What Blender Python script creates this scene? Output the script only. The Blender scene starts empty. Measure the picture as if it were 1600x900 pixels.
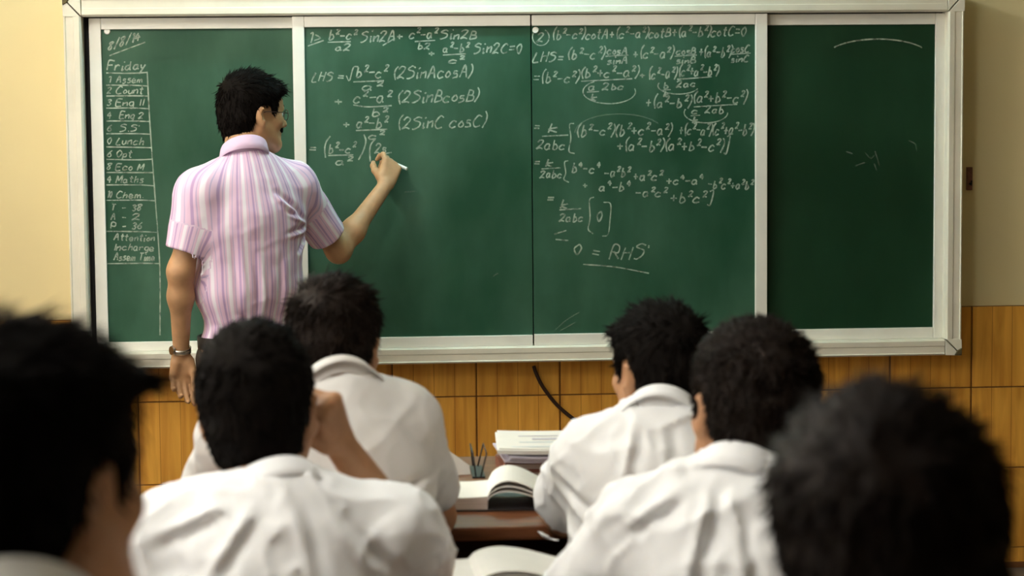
import bpy, bmesh, math, random
import numpy as np
from mathutils import Vector, Matrix

random.seed(7); rng = np.random.default_rng(11)
scene = bpy.context.scene
C = scene.collection

# ------------------------------------------------------------------ camera
F_PX = 3200.0
CAM = np.array([-0.4891, -7.0218, 1.60])
YAW, PITCH, ROLL = 0.0645, 0.0828, -0.0092
def cam_axes():
    fw = np.array([math.sin(YAW)*math.cos(PITCH), math.cos(YAW)*math.cos(PITCH), -math.sin(PITCH)])
    rt = np.array([math.cos(YAW), -math.sin(YAW), 0.0]); up = np.cross(rt, fw)
    c, s = math.cos(ROLL), math.sin(ROLL)
    return c*rt+s*up, -s*rt+c*up, fw
RT, UP, FW = cam_axes()
cd = bpy.data.cameras.new('camera'); cam = bpy.data.objects.new('camera', cd); C.objects.link(cam)
cam.matrix_world = Matrix([[RT[0], UP[0], -FW[0], CAM[0]], [RT[1], UP[1], -FW[1], CAM[1]],
                           [RT[2], UP[2], -FW[2], CAM[2]], [0, 0, 0, 1]])
cd.sensor_width = 36.0; cd.lens = F_PX*36.0/1600.0; cd.clip_start = 0.05
cd.dof.use_dof = True; cd.dof.focus_distance = 6.55; cd.dof.aperture_fstop = 5.0
scene.camera = cam
def P(px, py, Y):
    """the point at world depth Y seen at a pixel of the 1600x900 photograph"""
    d = FW + RT*((px-800)/F_PX) + UP*((450-py)/F_PX)
    return CAM + d*((Y-CAM[1])/d[1])
def PZ(px, py, Z):
    d = FW + RT*((px-800)/F_PX) + UP*((450-py)/F_PX)
    return CAM + d*((Z-CAM[2])/d[2])

# ------------------------------------------------------------------ world, light, exposure
vs = scene.view_settings
vs.view_transform = 'Standard'; vs.look = 'None'; vs.gamma = 1.0; vs.use_curve_mapping = False
vs.exposure = 0.0
w = bpy.data.worlds.new('world'); scene.world = w; w.use_nodes = True
bg = w.node_tree.nodes['Background']; bg.inputs[0].default_value = (1.0, 0.97, 0.92, 1); bg.inputs[1].default_value = 4.0
WIN_Y = [(-6.4, -5.0), (-4.6, -3.2), (-2.8, -0.9)]        # window openings of the left wall, along y
WIN_Z = (1.05, 2.45); XL, XR, YB, ZC = -2.5, 6.5, -11.0, 3.1
for i, (a, b) in enumerate(WIN_Y):
    ld = bpy.data.lights.new('window_portal', 'AREA'); ld.shape = 'RECTANGLE'; ld.size = b-a; ld.size_y = WIN_Z[1]-WIN_Z[0]
    ld.cycles.is_portal = True
    lo = bpy.data.objects.new('window_portal', ld); C.objects.link(lo)
    lo.location = (XL-0.2, (a+b)/2, sum(WIN_Z)/2); lo.rotation_euler = (0, -math.pi/2, 0)
    lo.rotation_euler = Matrix(((0, 0, -1), (-1, 0, 0), (0, 1, 0))).to_euler()

# ------------------------------------------------------------------ materials
MATS = {}
def mat(name, col, rough=0.6, spec=0.3, metal=0.0, noise=None, bump=None, emit=None, coat=0.0, sub=0.0):
    """noise=(scale, amount[, stretch]) varies the colour; bump=(scale, strength, distance[, stretch])"""
    if name in MATS: return MATS[name]
    m = bpy.data.materials.new(name); m.use_nodes = True; nt = m.node_tree; N = nt.nodes; L = nt.links
    b = N['Principled BSDF']; b.inputs['Base Color'].default_value = (*col, 1)
    b.inputs['Roughness'].default_value = rough; b.inputs['Specular IOR Level'].default_value = spec
    b.inputs['Metallic'].default_value = metal; b.inputs['Coat Weight'].default_value = coat
    if sub: b.inputs['Subsurface Weight'].default_value = sub; b.inputs['Subsurface Radius'].default_value = (.012, .005, .003)
    tc = N.new('ShaderNodeTexCoord')
    def tex(scale, st, detail=4):
        mp = N.new('ShaderNodeMapping'); mp.inputs['Scale'].default_value = st; L.new(tc.outputs['Object'], mp.inputs[0])
        t = N.new('ShaderNodeTexNoise'); t.inputs['Scale'].default_value = scale; t.inputs['Detail'].default_value = detail
        L.new(mp.outputs[0], t.inputs['Vector']); return t
    if noise:
        t = tex(noise[0], noise[2] if len(noise) > 2 else (1, 1, 1)); r = N.new('ShaderNodeMapRange')
        r.inputs['From Min'].default_value = .3; r.inputs['From Max'].default_value = .7
        r.inputs['To Min'].default_value = 1-noise[1]; r.inputs['To Max'].default_value = 1+noise[1]
        L.new(t.outputs['Fac'], r.inputs['Value'])
        mx = N.new('ShaderNodeVectorMath'); mx.operation = 'SCALE'; mx.inputs[0].default_value = col
        L.new(r.outputs[0], mx.inputs['Scale']); L.new(mx.outputs[0], b.inputs['Base Color'])
    if bump:
        t = tex(bump[0], bump[3] if len(bump) > 3 else (1, 1, 1)); bn = N.new('ShaderNodeBump')
        bn.inputs['Strength'].default_value = bump[1]; bn.inputs['Distance'].default_value = bump[2]
        L.new(t.outputs['Fac'], bn.inputs['Height']); L.new(bn.outputs[0], b.inputs['Normal'])
    if emit: b.inputs['Emission Color'].default_value = (*emit[0], 1); b.inputs['Emission Strength'].default_value = emit[1]
    MATS[name] = m; return m

M_wall = mat('cream_paint', (.80, .68, .38), .75, .2, noise=(1.3, .05), bump=(40, .15, .003))
M_ceil = mat('ceiling_paint', (.80, .78, .70), .9, .1, noise=(2, .03))
M_floor = mat('floor_stone', (.12, .095, .075), .5, .3, noise=(6, .15))
M_bounce_cut = mat('brown_bounce_cut', (.30, .13, .035), .5, .3, noise=(5, .2, (1, 1, 6)))  # dark brown for the added facings that soak up bounced light
M_grout = mat('grout', (.20, .10, .035), .9, .1, noise=(30, .15))
M_alu = mat('cream_aluminium', (.80, .76, .63), .42, .4, noise=(9, .06), bump=(60, .05, .001))
M_alu2 = mat('white_aluminium', (.84, .82, .74), .40, .4, noise=(9, .04))
M_black = mat('black_rubber', (.012, .011, .010), .7, .2)
M_corner = mat('corner_plastic', (.10, .075, .03), .6, .3)
M_skin = mat('skin', (.40, .205, .105), .52, .35, noise=(35, .10), bump=(180, .12, .001), sub=.06)
M_skin_t = mat('skin_tan', (.47, .265, .135), .5, .35, noise=(28, .10), bump=(180, .12, .001), sub=.06)
M_hair = mat('black_hair', (.0045, .0033, .0027), .75, .05, noise=(60, .3))
M_hair_b = mat('brown_black_hair', (.0095, .0056, .0038), .65, .10, noise=(50, .35))
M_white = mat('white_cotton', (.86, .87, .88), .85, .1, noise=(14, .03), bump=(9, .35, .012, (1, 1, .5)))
M_white_shade = mat('shaded_white_cotton', (.70, .69, .67), .85, .1, noise=(14, .03), bump=(9, .3, .012, (1, 1, .5)))  # white cotton with the weaker light on boy C put into its colour
M_trouser = mat('grey_trousers', (.060, .050, .042), .85, .1, noise=(120, .15), bump=(12, .3, .01))
M_trouser_t = mat('brown_grey_trousers', (.115, .092, .070), .85, .1, noise=(120, .15), bump=(12, .3, .01))
M_leather = mat('dark_leather', (.018, .014, .012), .4, .4)
M_wood = mat('dark_varnished_wood', (.13, .048, .019), .5, .14, noise=(7, .35, (1, 9, 9)), bump=(20, .1, .002, (1, 8, 8)))
M_wood_b = mat('brown_varnished_wood', (.16, .068, .026), .45, .2, noise=(7, .3, (1, 9, 9)))
M_steel = mat('dark_steel', (.03, .026, .024), .45, .4, metal=.6)
M_paper = mat('paper', (.80, .79, .74), .8, .1, noise=(25, .02))
M_paper2 = mat('cool_paper', (.66, .74, .78), .8, .1, noise=(25, .03))
M_pageedge = mat('page_edges', (.52, .45, .40), .85, .1, noise=(3, .2, (1, 1, 160)))
M_cover = mat('dark_cover', (.02, .018, .02), .5, .3)
M_cover_b = mat('brown_cover', (.17, .06, .035), .6, .3, noise=(10, .15))
M_cover_p = mat('lilac_cover', (.55, .52, .60), .6, .3)
M_metal = mat('watch_steel', (.62, .60, .56), .25, .5, metal=1.0)
M_eye = mat('eye_white', (.75, .72, .68), .2, .5)
M_iris = mat('iris', (.03, .015, .01), .15, .5)
M_lens = mat('glasses_wire', (.05, .012, .010), .3, .5)
M_cable = mat('cable', (.035, .016, .010), .5, .3)
M_hook = mat('brown_plate', (.22, .10, .07), .5, .3, noise=(60, .3))
M_lamp = mat('lamp_housing', (.75, .75, .72), .5, .3)
M_tube = mat('tube_glow', (1, 1, 1), .5, emit=((.48, .93, 1.0), 125.0))
M_tube2 = mat('tube_glow_room', (1, 1, 1), .5, emit=((1.0, .97, .91), 330.0))
M_frame_w = mat('window_paint', (.55, .5, .4), .5)

def tile_material():
    m = bpy.data.materials.new('wood_look_tile'); m.use_nodes = True; nt = m.node_tree; N = nt.nodes; L = nt.links
    b = N['Principled BSDF']; b.inputs['Roughness'].default_value = .33; b.inputs['Specular IOR Level'].default_value = .45
    tc = N.new('ShaderNodeTexCoord'); oi = N.new('ShaderNodeObjectInfo')
    ad = N.new('ShaderNodeVectorMath'); ad.operation = 'ADD'; L.new(tc.outputs['Object'], ad.inputs[0])
    sc = N.new('ShaderNodeVectorMath'); sc.operation = 'SCALE'; sc.inputs[0].default_value = (37, 0, 53); L.new(oi.outputs['Random'], sc.inputs['Scale'])
    L.new(sc.outputs[0], ad.inputs[1])
    mp = N.new('ShaderNodeMapping'); mp.inputs['Scale'].default_value = (26, 4, 2.2); L.new(ad.outputs[0], mp.inputs[0])
    n = N.new('ShaderNodeTexNoise'); n.inputs['Scale'].default_value = 1; n.inputs['Detail'].default_value = 5; n.inputs['Distortion'].default_value = .6
    L.new(mp.outputs[0], n.inputs['Vector'])
    cr = N.new('ShaderNodeValToRGB'); cr.color_ramp.elements[0].position = .32; cr.color_ramp.elements[1].position = .68
    cr.color_ramp.elements[0].color = (.64, .275, .036, 1); cr.color_ramp.elements[1].color = (.90, .47, .078, 1)
    L.new(n.outputs['Fac'], cr.inputs[0])
    # narrow dark strips that split the tile face like floorboards
    sx = N.new('ShaderNodeSeparateXYZ'); L.new(tc.outputs['Object'], sx.inputs[0])
    mu = N.new('ShaderNodeMath'); mu.operation = 'MULTIPLY'; mu.inputs[1].default_value = 1/.071; L.new(sx.outputs['X'], mu.inputs[0])
    fr = N.new('ShaderNodeMath'); fr.operation = 'FRACT'; L.new(mu.outputs[0], fr.inputs[0])
    lt = N.new('ShaderNodeMath'); lt.operation = 'LESS_THAN'; lt.inputs[1].default_value = .035; L.new(fr.outputs[0], lt.inputs[0])
    mx = N.new('ShaderNodeMixRGB'); mx.blend_type = 'MULTIPLY'; mx.inputs[2].default_value = (.62, .5, .42, 1)
    L.new(lt.outputs[0], mx.inputs[0]); L.new(cr.outputs[0], mx.inputs[1])
    hs = N.new('ShaderNodeHueSaturation'); L.new(mx.outputs[0], hs.inputs['Color'])
    mr = N.new('ShaderNodeMapRange'); mr.inputs['To Min'].default_value = .9; mr.inputs['To Max'].default_value = 1.08
    L.new(oi.outputs['Random'], mr.inputs['Value']); L.new(mr.outputs[0], hs.inputs['Value'])
    L.new(hs.outputs[0], b.inputs['Base Color']); return m
M_tile = tile_material()

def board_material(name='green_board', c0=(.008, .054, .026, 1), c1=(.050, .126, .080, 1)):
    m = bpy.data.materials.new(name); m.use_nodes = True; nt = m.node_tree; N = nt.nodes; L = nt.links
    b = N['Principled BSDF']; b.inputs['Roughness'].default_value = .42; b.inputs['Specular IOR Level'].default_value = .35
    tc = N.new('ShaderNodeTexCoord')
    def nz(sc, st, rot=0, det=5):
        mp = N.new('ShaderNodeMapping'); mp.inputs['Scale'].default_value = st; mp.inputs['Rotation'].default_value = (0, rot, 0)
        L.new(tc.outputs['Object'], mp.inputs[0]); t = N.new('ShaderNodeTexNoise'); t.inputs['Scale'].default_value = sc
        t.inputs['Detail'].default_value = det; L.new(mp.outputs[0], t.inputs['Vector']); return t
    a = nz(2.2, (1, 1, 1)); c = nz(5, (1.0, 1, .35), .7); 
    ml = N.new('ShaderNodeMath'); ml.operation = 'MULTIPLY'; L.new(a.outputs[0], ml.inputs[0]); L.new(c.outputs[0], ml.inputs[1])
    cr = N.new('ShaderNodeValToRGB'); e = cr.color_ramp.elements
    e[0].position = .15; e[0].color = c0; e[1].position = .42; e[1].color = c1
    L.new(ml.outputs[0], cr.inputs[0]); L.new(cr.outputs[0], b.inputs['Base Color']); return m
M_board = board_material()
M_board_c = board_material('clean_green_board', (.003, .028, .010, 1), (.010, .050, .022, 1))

def chalk_material(name, strength):
    m = bpy.data.materials.new(name); m.use_nodes = True; nt = m.node_tree; N = nt.nodes; L = nt.links
    b = N['Principled BSDF']; b.inputs['Roughness'].default_value = 1; b.inputs['Base Color'].default_value = (.60, .68, .56, 1)
    b.inputs['Specular IOR Level'].default_value = 0
    tc = N.new('ShaderNodeTexCoord'); t = N.new('ShaderNodeTexNoise'); t.inputs['Scale'].default_value = 45; t.inputs['Detail'].default_value = 3
    L.new(tc.outputs['Object'], t.inputs['Vector']); r = N.new('ShaderNodeMapRange')
    r.inputs['From Min'].default_value = .32; r.inputs['From Max'].default_value = .68
    r.inputs['To Min'].default_value = strength*.45; r.inputs['To Max'].default_value = min(1, strength*1.25)
    L.new(t.outputs[0], r.inputs['Value']); L.new(r.outputs[0], b.inputs['Alpha']); return m
M_chalk = chalk_material('chalk', .52); M_chalk_f = chalk_material('faint_chalk', .15)
M_chalkstick = mat('chalk_stick', (.85, .84, .78), .9, .1)

def stripe_material():
    m = bpy.data.materials.new('striped_pink_cotton'); m.use_nodes = True; nt = m.node_tree; N = nt.nodes; L = nt.links
    b = N['Principled BSDF']; b.inputs['Roughness'].default_value = .85; b.inputs['Specular IOR Level'].default_value = .1
    at = N.new('ShaderNodeAttribute'); at.attribute_name = 'stripe'
    def band(period, off, lo, soft):
        mu = N.new('ShaderNodeMath'); mu.operation = 'MULTIPLY_ADD'; mu.inputs[1].default_value = 2*math.pi/period; mu.inputs[2].default_value = off
        L.new(at.outputs['Fac'], mu.inputs[0]); s = N.new('ShaderNodeMath'); s.operation = 'SINE'; L.new(mu.outputs[0], s.inputs[0])
        r = N.new('ShaderNodeMapRange'); r.inputs['From Min'].default_value = lo; r.inputs['From Max'].default_value = lo+soft
        L.new(s.outputs[0], r.inputs['Value']); return r
    def mix(fac, c1, c2):
        x = N.new('ShaderNodeMixRGB'); L.new(fac.outputs[0], x.inputs[0])
        if isinstance(c1, tuple): x.inputs[1].default_value = c1
        else: L.new(c1.outputs[0], x.inputs[1])
        x.inputs[2].default_value = c2; return x
    x = mix(band(.046, 0, .70, .15), (.78, .56, .72, 1), (.88, .81, .89, 1))
    x = mix(band(.046, 2.6, .88, .08), x, (.50, .34, .56, 1))
    x = mix(band(.023, 1.2, .90, .08), x, (.56, .44, .64, 1))
    L.new(x.outputs[0], b.inputs['Base Color'])
    tc = N.new('ShaderNodeTexCoord'); mp = N.new('ShaderNodeMapping'); mp.inputs['Scale'].default_value = (1, 1, .45)
    L.new(tc.outputs['Object'], mp.inputs[0]); t = N.new('ShaderNodeTexNoise'); t.inputs['Scale'].default_value = 13; t.inputs['Detail'].default_value = 3
    L.new(mp.outputs[0], t.inputs['Vector']); bn = N.new('ShaderNodeBump'); bn.inputs['Strength'].default_value = .45; bn.inputs['Distance'].default_value = .015
    L.new(t.outputs[0], bn.inputs['Height']); L.new(bn.outputs[0], b.inputs['Normal']); return m
M_stripe = stripe_material()

# ------------------------------------------------------------------ object helpers
def link(name, me, parent=None, loc=(0, 0, 0)):
    o = bpy.data.objects.new(name, me); C.objects.link(o); o.location = loc
    if parent is not None: o.parent = parent
    return o
def tag(o, label, cat, group=None, kind=None):
    o['label'] = label
    if cat: o['category'] = cat
    if group: o['group'] = group
    if kind: o['kind'] = kind
    return o
def empty(name, loc, rz=0.0):
    o = bpy.data.objects.new(name, None); C.objects.link(o); o.location = loc; o.rotation_euler.z = rz
    o.empty_display_size = .1; return o
def finish(bm, name, m, parent=None, loc=(0, 0, 0), smooth=False, bevel=0.0, seg=2):
    if bevel: bmesh.ops.bevel(bm, geom=bm.edges[:], offset=bevel, segments=seg, affect='EDGES', profile=.6, clamp_overlap=True)
    bmesh.ops.recalc_face_normals(bm, faces=bm.faces[:])
    me = bpy.data.meshes.new(name); bm.to_mesh(me); bm.free(); me.materials.append(m)
    if smooth: me.polygons.foreach_set('use_smooth', [True]*len(me.polygons))
    return link(name, me, parent, loc)
def box_bm(x0, x1, y0, y1, z0, z1, bm=None):
    bm = bm or bmesh.new()
    v = [bm.verts.new(p) for p in ((x0, y0, z0), (x1, y0, z0), (x1, y1, z0), (x0, y1, z0), (x0, y0, z1), (x1, y0, z1), (x1, y1, z1), (x0, y1, z1))]
    for f in ((3, 2, 1, 0), (4, 5, 6, 7), (0, 1, 5, 4), (1, 2, 6, 5), (2, 3, 7, 6), (3, 0, 4, 7)): bm.faces.new([v[i] for i in f])
    return bm
def box(name, m, b, parent=None, loc=(0, 0, 0), bevel=0.0, kind=None):
    o = finish(box_bm(*b), name, m, parent, loc, bevel=bevel)
    if kind: o['kind'] = kind
    return o
def sweep_bm(path, radii, n=10, bm=None, caps=True):
    bm = bm or bmesh.new(); path = [Vector(p) for p in path]; rings = []
    up = Vector((0, 0, 1))
    for i, p in enumerate(path):
        t = (path[min(i+1, len(path)-1)]-path[max(i-1, 0)]).normalized()
        if abs(t.dot(up)) > .95: up = Vector((0, 1, 0)) if abs(t.y) < .9 else Vector((1, 0, 0))
        a = t.cross(up).normalized(); b = a.cross(t).normalized(); up = b
        r = radii[i] if hasattr(radii, '__len__') else radii
        rings.append([bm.verts.new(p+a*(r*math.cos(2*math.pi*k/n))+b*(r*math.sin(2*math.pi*k/n))) for k in range(n)])
    for A, B in zip(rings, rings[1:]):
        for k in range(n): bm.faces.new((A[k], A[(k+1) % n], B[(k+1) % n], B[k]))
    if caps: bm.faces.new(rings[0][::-1]); bm.faces.new(rings[-1])
    return bm
def catmull(pts, n=6):
    pts = [np.array(p, float) for p in pts]; out = []
    q = [2*pts[0]-pts[1]]+pts+[2*pts[-1]-pts[-2]]
    for i in range(1, len(q)-2):
        for k in range(n):
            t = k/n
            out.append(.5*((2*q[i])+(-q[i-1]+q[i+1])*t+(2*q[i-1]-5*q[i]+4*q[i+1]-q[i+2])*t*t+(-q[i-1]+3*q[i]-3*q[i+1]+q[i+2])*t**3))
    out.append(pts[-1]); return out


# ------------------------------------------------------------------ the room
def st(o): o['kind'] = 'structure'; return o
st(box('floor', M_floor, (XL-.3, XR+.3, YB-.3, .3, -.1, 0)))
st(box('ceiling', M_ceil, (XL-.3, XR+.3, YB-.3, .3, ZC, ZC+.1)))
wall_front = st(box('wall_front', M_wall, (XL-.3, XR+.3, 0, .2, 0, ZC)))
st(box('wall_right', M_wall, (XR, XR+.2, YB, 0, 0, ZC)))
st(box('wall_back', M_wall, (XL-.2, XR+.2, YB-.2, YB, 0, ZC)))
bm = box_bm(XL-.2, XL, YB, 0, 0, WIN_Z[0]); box_bm(XL-.2, XL, YB, 0, WIN_Z[1], ZC, bm)
ys = [YB]+[v for p in WIN_Y for v in p]+[0]
for k in range(0, len(ys), 2): box_bm(XL-.2, XL, ys[k], ys[k+1], WIN_Z[0], WIN_Z[1], bm)
wl = st(finish(bm, 'wall_left', M_wall))
for i, (a, b) in enumerate(WIN_Y):
    x0, x1 = XL-.13, XL-.07
    bm = box_bm(x0, x1, a, a+.05, *WIN_Z); box_bm(x0, x1, b-.05, b, *WIN_Z, bm); box_bm(x0, x1, a+.05, b-.05, WIN_Z[0], WIN_Z[0]+.05, bm)
    box_bm(x0, x1, a+.05, b-.05, WIN_Z[1]-.05, WIN_Z[1], bm); box_bm(x0+.01, x1-.01, (a+b)/2-.025, (a+b)/2+.025, WIN_Z[0]+.05, WIN_Z[1]-.05, bm)
    st(finish(bm, 'window_%d' % (i+1), M_frame_w))
# wood-look tiles of the dado
TY = -.012
tx = lambda px: P(px, 690, TY)[0]
TW = (tx(1517)-tx(217))/10.0; X0 = tx(1517)
ZT = P(1555, 478, TY)[2]; TH = (ZT-P(1555, 856, TY)[2])/3.0
J = .0022
st(box('grout_bed', M_grout, (XL, XR, -.007, 0, 0, ZT), wall_front))
me_tile = finish(box_bm(J, TW-J, -.006, .006, J, TH-J), 'tile', M_tile, wall_front, bevel=.0012, seg=1)
tile_mesh = me_tile.data; C.objects.unlink(me_tile); bpy.data.objects.remove(me_tile)
ncol0 = int(math.ceil((XL-X0)/TW)); ncol1 = int(math.floor((XR-X0)/TW))
for r in range(int(ZT/TH)):
    for c in range(ncol0, ncol1): link('tile', tile_mesh, wall_front, (X0+c*TW, -.006, ZT-(r+1)*TH))
nrow = int(ZT/TH); zcut = P(1555, 882, TY)[2]
cut_mesh = tile_mesh.copy(); hcut = ZT-nrow*TH-zcut
for v in cut_mesh.vertices: v.co.z = v.co.z*hcut/TH
for c in range(ncol0, ncol1): link('tile', cut_mesh, wall_front, (X0+c*TW, -.006, zcut))
zrem = zcut-.001
st(box('baseboard_front', M_wood_b, (XL, XR, -.02, -.0, 0, max(zrem, .02)), None, bevel=.002))
st(box('bounce_trim_1', M_bounce_cut, (XL, XL+.012, YB, -.02, 0, .99))); st(box('bounce_trim_2', M_bounce_cut, (XR-.012, XR, YB, -.02, 0, ZT))); st(box('bounce_trim_3', M_bounce_cut, (XL+.012, XR-.012, YB, YB+.012, 0, ZT)))  # unseen brown facings added on side and back walls to cut light bounce
# a small brown plate on the wall beside the board
q0, q1 = P(1509.5, 261, 0), P(1518, 297, 0)
hk = empty('wall_hook', (q0[0], 0, q1[2])); tag(hk, 'small brown latch plate on the cream wall right of the chalkboard', 'hook')
wx, hz = q1[0]-q0[0], q0[2]-q1[2]
box('plate', M_hook, (0, wx, -.012, 0, 0, hz), hk, bevel=.002)
finish(sweep_bm([(wx*.5, -.012, hz*.28), (wx*.5, -.03, hz*.24), (wx*.5, -.034, hz*.42)], .003, 8), 'hook', M_black, hk, smooth=True)

# lamps: the cool tube above the chalkboard and the tubes under the ceiling
def tube_lamp(x, y, z, L_, axis, m, label, group=None, wall=False):
    o = empty('tube_light', (x, y, z)); tag(o, label, 'light', group)
    if axis == 'x':
        box('housing', M_lamp, (-L_/2-.04, L_/2+.04, -.03, .03, .022, .07), o, bevel=.006)
        for s in (-1, 1): box('end_cap', M_lamp, (s*(L_/2+.02)-.02, s*(L_/2+.02)+.02, -.018, .018, -.02, .024), o, bevel=.004)
        t = finish(sweep_bm([(-L_/2, 0, 0), (L_/2, 0, 0)], .013, 12), 'tube', m, o, smooth=True)
        if wall:
            for s in (-.35, .35): finish(sweep_bm([(s*L_, .0, .06), (s*L_, -y-.01, .12)], .01, 8), 'bracket', M_lamp, o)
    else:
        box('housing', M_lamp, (-.03, .03, -L_/2-.04, L_/2+.04, .022, .07), o, bevel=.006)
        for s in (-1, 1): box('end_cap', M_lamp, (-.018, .018, s*(L_/2+.02)-.02, s*(L_/2+.02)+.02, -.02, .024), o, bevel=.004)
        t = finish(sweep_bm([(0, -L_/2, 0), (0, L_/2, 0)], .013, 12), 'tube', m, o, smooth=True)
    return o
tube_lamp(-.20, -.36, 2.60, 1.2, 'x', M_tube, 'cool white tube light fixed above the middle of the chalkboard', wall=True)
for lx, ly, nm in ((-1.3, -4.5, 'left of the rear desks'), (-1.65, -1.75, 'left of the front desk')):
    tube_lamp(lx, ly, ZC-.075, 1.2, 'y', M_tube2, 'warm white ceiling tube light '+nm, 'ceiling tube lights')

# power cord hanging below the board
pts = [P(px, py, y) for px, py, y in ((834, 572, -.02), (838, 584, -.028), (848, 604, -.03), (866, 628, -.03), (885, 646, -.03), (905, 660, -.03), (935, 676, -.03), (975, 690, -.03), (1010, 760, -.03), (1020, 900, -.03))]
cb = finish(sweep_bm(catmull(pts, 5), .0065, 8), 'power_cord', M_cable, smooth=True)
tag(cb, 'dark brown power cord hanging from behind the chalkboard over the wood-look tiles', 'cord')

# ------------------------------------------------------------------ chalkboard
YM = 285
XW = lambda px, Y: P(px, YM, Y)[0]
ZW = lambda py, Y: P(831, py, Y)[2]
board = empty('chalkboard', (0, 0, .77)); tag(board, 'long green sliding chalkboard in cream aluminium frame covered with chalk writing', 'chalkboard')
BO = np.array([0, 0, .77])
def bb(name, m, x0, x1, y0, y1, z0, z1, parent=board, bevel=.003):
    off = .77
    return box(name, m, (x0, x1, y0, y1, z0-off, z1-off), parent, bevel=bevel)
YF = -.135
xo0, xo1 = XW(105, YF), XW(1505, YF); xi0, xi1 = XW(132.5, YF), XW(1480, YF)
zo0, zi0 = ZW(566, YF), ZW(541, YF); zi1 = ZW(21.5, YF); zo1 = zi1+.062
G = .0035
bb('backing', M_black, xo0+.02, xo1-.02, -.060, 0, zo0+.02, zo1-.02, bevel=0)
def rail(name, x0, x1, z0, z1, horiz, flip=1, m=M_alu):
    bm = bmesh.new(); off = .77
    t = [0, .0, .10, .15, .55, .60, .90, 1.0, 1.0]; d = [0, YF+.006, YF, YF+.004, YF+.004, YF+.001, YF, YF+.008, 0]
    ra, rb = [], []
    w = min(x1-x0, z1-z0)
    for tt, dd in zip(t, d):
        if horiz:
            z = z0+(z1-z0)*tt if flip > 0 else z1-(z1-z0)*tt
            e0, e1 = (tt*w if True else 0), 0
            ra.append(bm.verts.new((x0, dd, z-off))); rb.append(bm.verts.new((x1, dd, z-off)))
        else:
            x = x0+(x1-x0)*tt if flip > 0 else x1-(x1-x0)*tt
            ra.append(bm.verts.new((x, dd, z0-off))); rb.append(bm.verts.new((x, dd, z1-off)))
    k = len(t)
    for i in range(k): bm.faces.new((ra[i], ra[(i+1) % k], rb[(i+1) % k], rb[i]))
    bm.faces.new(ra[::-1]); bm.faces.new(rb)
    return finish(bm, name, m, board)
# mitred look: horizontals run between the corner pieces
rail('frame_rail', xi0+G, xi1-G, zi1, zo1, True, -1); rail('frame_rail', xi0+G, xi1-G, zo0, zi0, True)
rail('frame_stile', xo0, xi0, zi0, zi1, False); rail('frame_stile', xi1, xo1, zi0, zi1, False, -1)
def corner(x0, x1, z0, z1, sx, sz):
    """two mitred frame ends meeting on a dark diagonal joint"""
    g = .0022; off = .77; W, H = x1-x0, z1-z0
    ox = x0 if sx < 0 else x1; ix = x1 if sx < 0 else x0; oz = z0 if sz < 0 else z1; iz = z1 if sz < 0 else z0
    n = np.array([-(oz-iz), (ox-ix)]); n = n/np.linalg.norm(n)*g
    for tri in (((ix, iz), (ox, oz), (ox, iz)), ((ix, iz), (ox, oz), (ix, oz))):
        c = np.mean(tri, axis=0); bm = bmesh.new(); lo, hi = [], []
        s = 1 if np.dot(c-np.array([ix, iz]), n) > 0 else -1
        for k, (x, z) in enumerate(tri):
            if k < 2: x, z = x+s*n[0], z+s*n[1]
            lo.append(bm.verts.new((x, YF, z-off))); hi.append(bm.verts.new((x, 0, z-off)))
        bm.faces.new(lo); bm.faces.new(hi[::-1])
        for k in range(3): bm.faces.new((lo[k], lo[(k+1) % 3], hi[(k+1) % 3], hi[k]))
        finish(bm, 'frame_corner', M_alu, board, bevel=.001, seg=1)
    cx, cz = ox, oz
    bm = bmesh.new(); r = .016
    pp = [(cx, cz), (cx-sx*r*1.6, cz), (cx-sx*r, cz-sz*r), (cx, cz-sz*r*1.6)]
    a = [bm.verts.new((x, YF-.006, z-off)) for x, z in pp]; b = [bm.verts.new((x, -.002, z-off)) for x, z in pp]
    bm.faces.new(a); bm.faces.new(b[::-1])
    for k in range(4): bm.faces.new((a[k], a[(k+1) % 4], b[(k+1) % 4], b[k]))
    o = finish(bm, 'corner_cap', M_corner, board, bevel=.002, seg=1)
for sx, x0, x1 in ((-1, xo0, xi0), (1, xi1, xo1)):
    for sz, z0, z1 in ((-1, zo0, zi0), (1, zi1, zo1)): corner(x0, x1, z0, z1, sx, sz)

def panel(name, label, ys, x0, x1, z0, z1, trims, m=M_board):
    """writing surface (front at ys) with aluminium trims, each a sub-part; trims = {side: (a, b)}"""
    p = box(name, m, (x0, x1, ys, ys+.012, z0-.77, z1-.77), board); p['label'] = label
    for side, (a, b) in trims.items():
        q = ys-.011
        if side in 'LR': box('stile', M_alu2, (a, b, q, ys+.012, trims['B'][0]-.77 if 'B' in trims else z0-.77, trims['T'][1]-.77), p, bevel=.0025)
        else: box('rail', M_alu2, (trims.get('L', (0, x0))[1]+.0005, trims.get('R', (x1, 0))[0]-.0005, q+.001, ys+.012, a-.77, b-.77), p, bevel=.0025)
    return p
YB1, YB2 = -.080, -.108        # back layer and front (sliding) layer
zt = lambda py: ZW(py, YB1); zf = lambda py: ZW(py, YB2)
Z1 = lambda a, b: (a, b)
pl = panel('fixed_panel', 'left green panel with a chalked timetable', YB1, XW(163, YB1), XW(470, YB1), zt(524), zt(42),
           {'L': (XW(145.5, YB1), XW(164, YB1)), 'T': (zt(42), zi1-.004), 'B': (zi0, zt(524))})
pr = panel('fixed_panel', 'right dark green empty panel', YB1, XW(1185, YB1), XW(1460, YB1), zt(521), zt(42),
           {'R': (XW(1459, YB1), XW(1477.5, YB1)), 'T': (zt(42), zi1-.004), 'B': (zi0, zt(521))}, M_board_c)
xj = XW(831.5, YB2)
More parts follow.
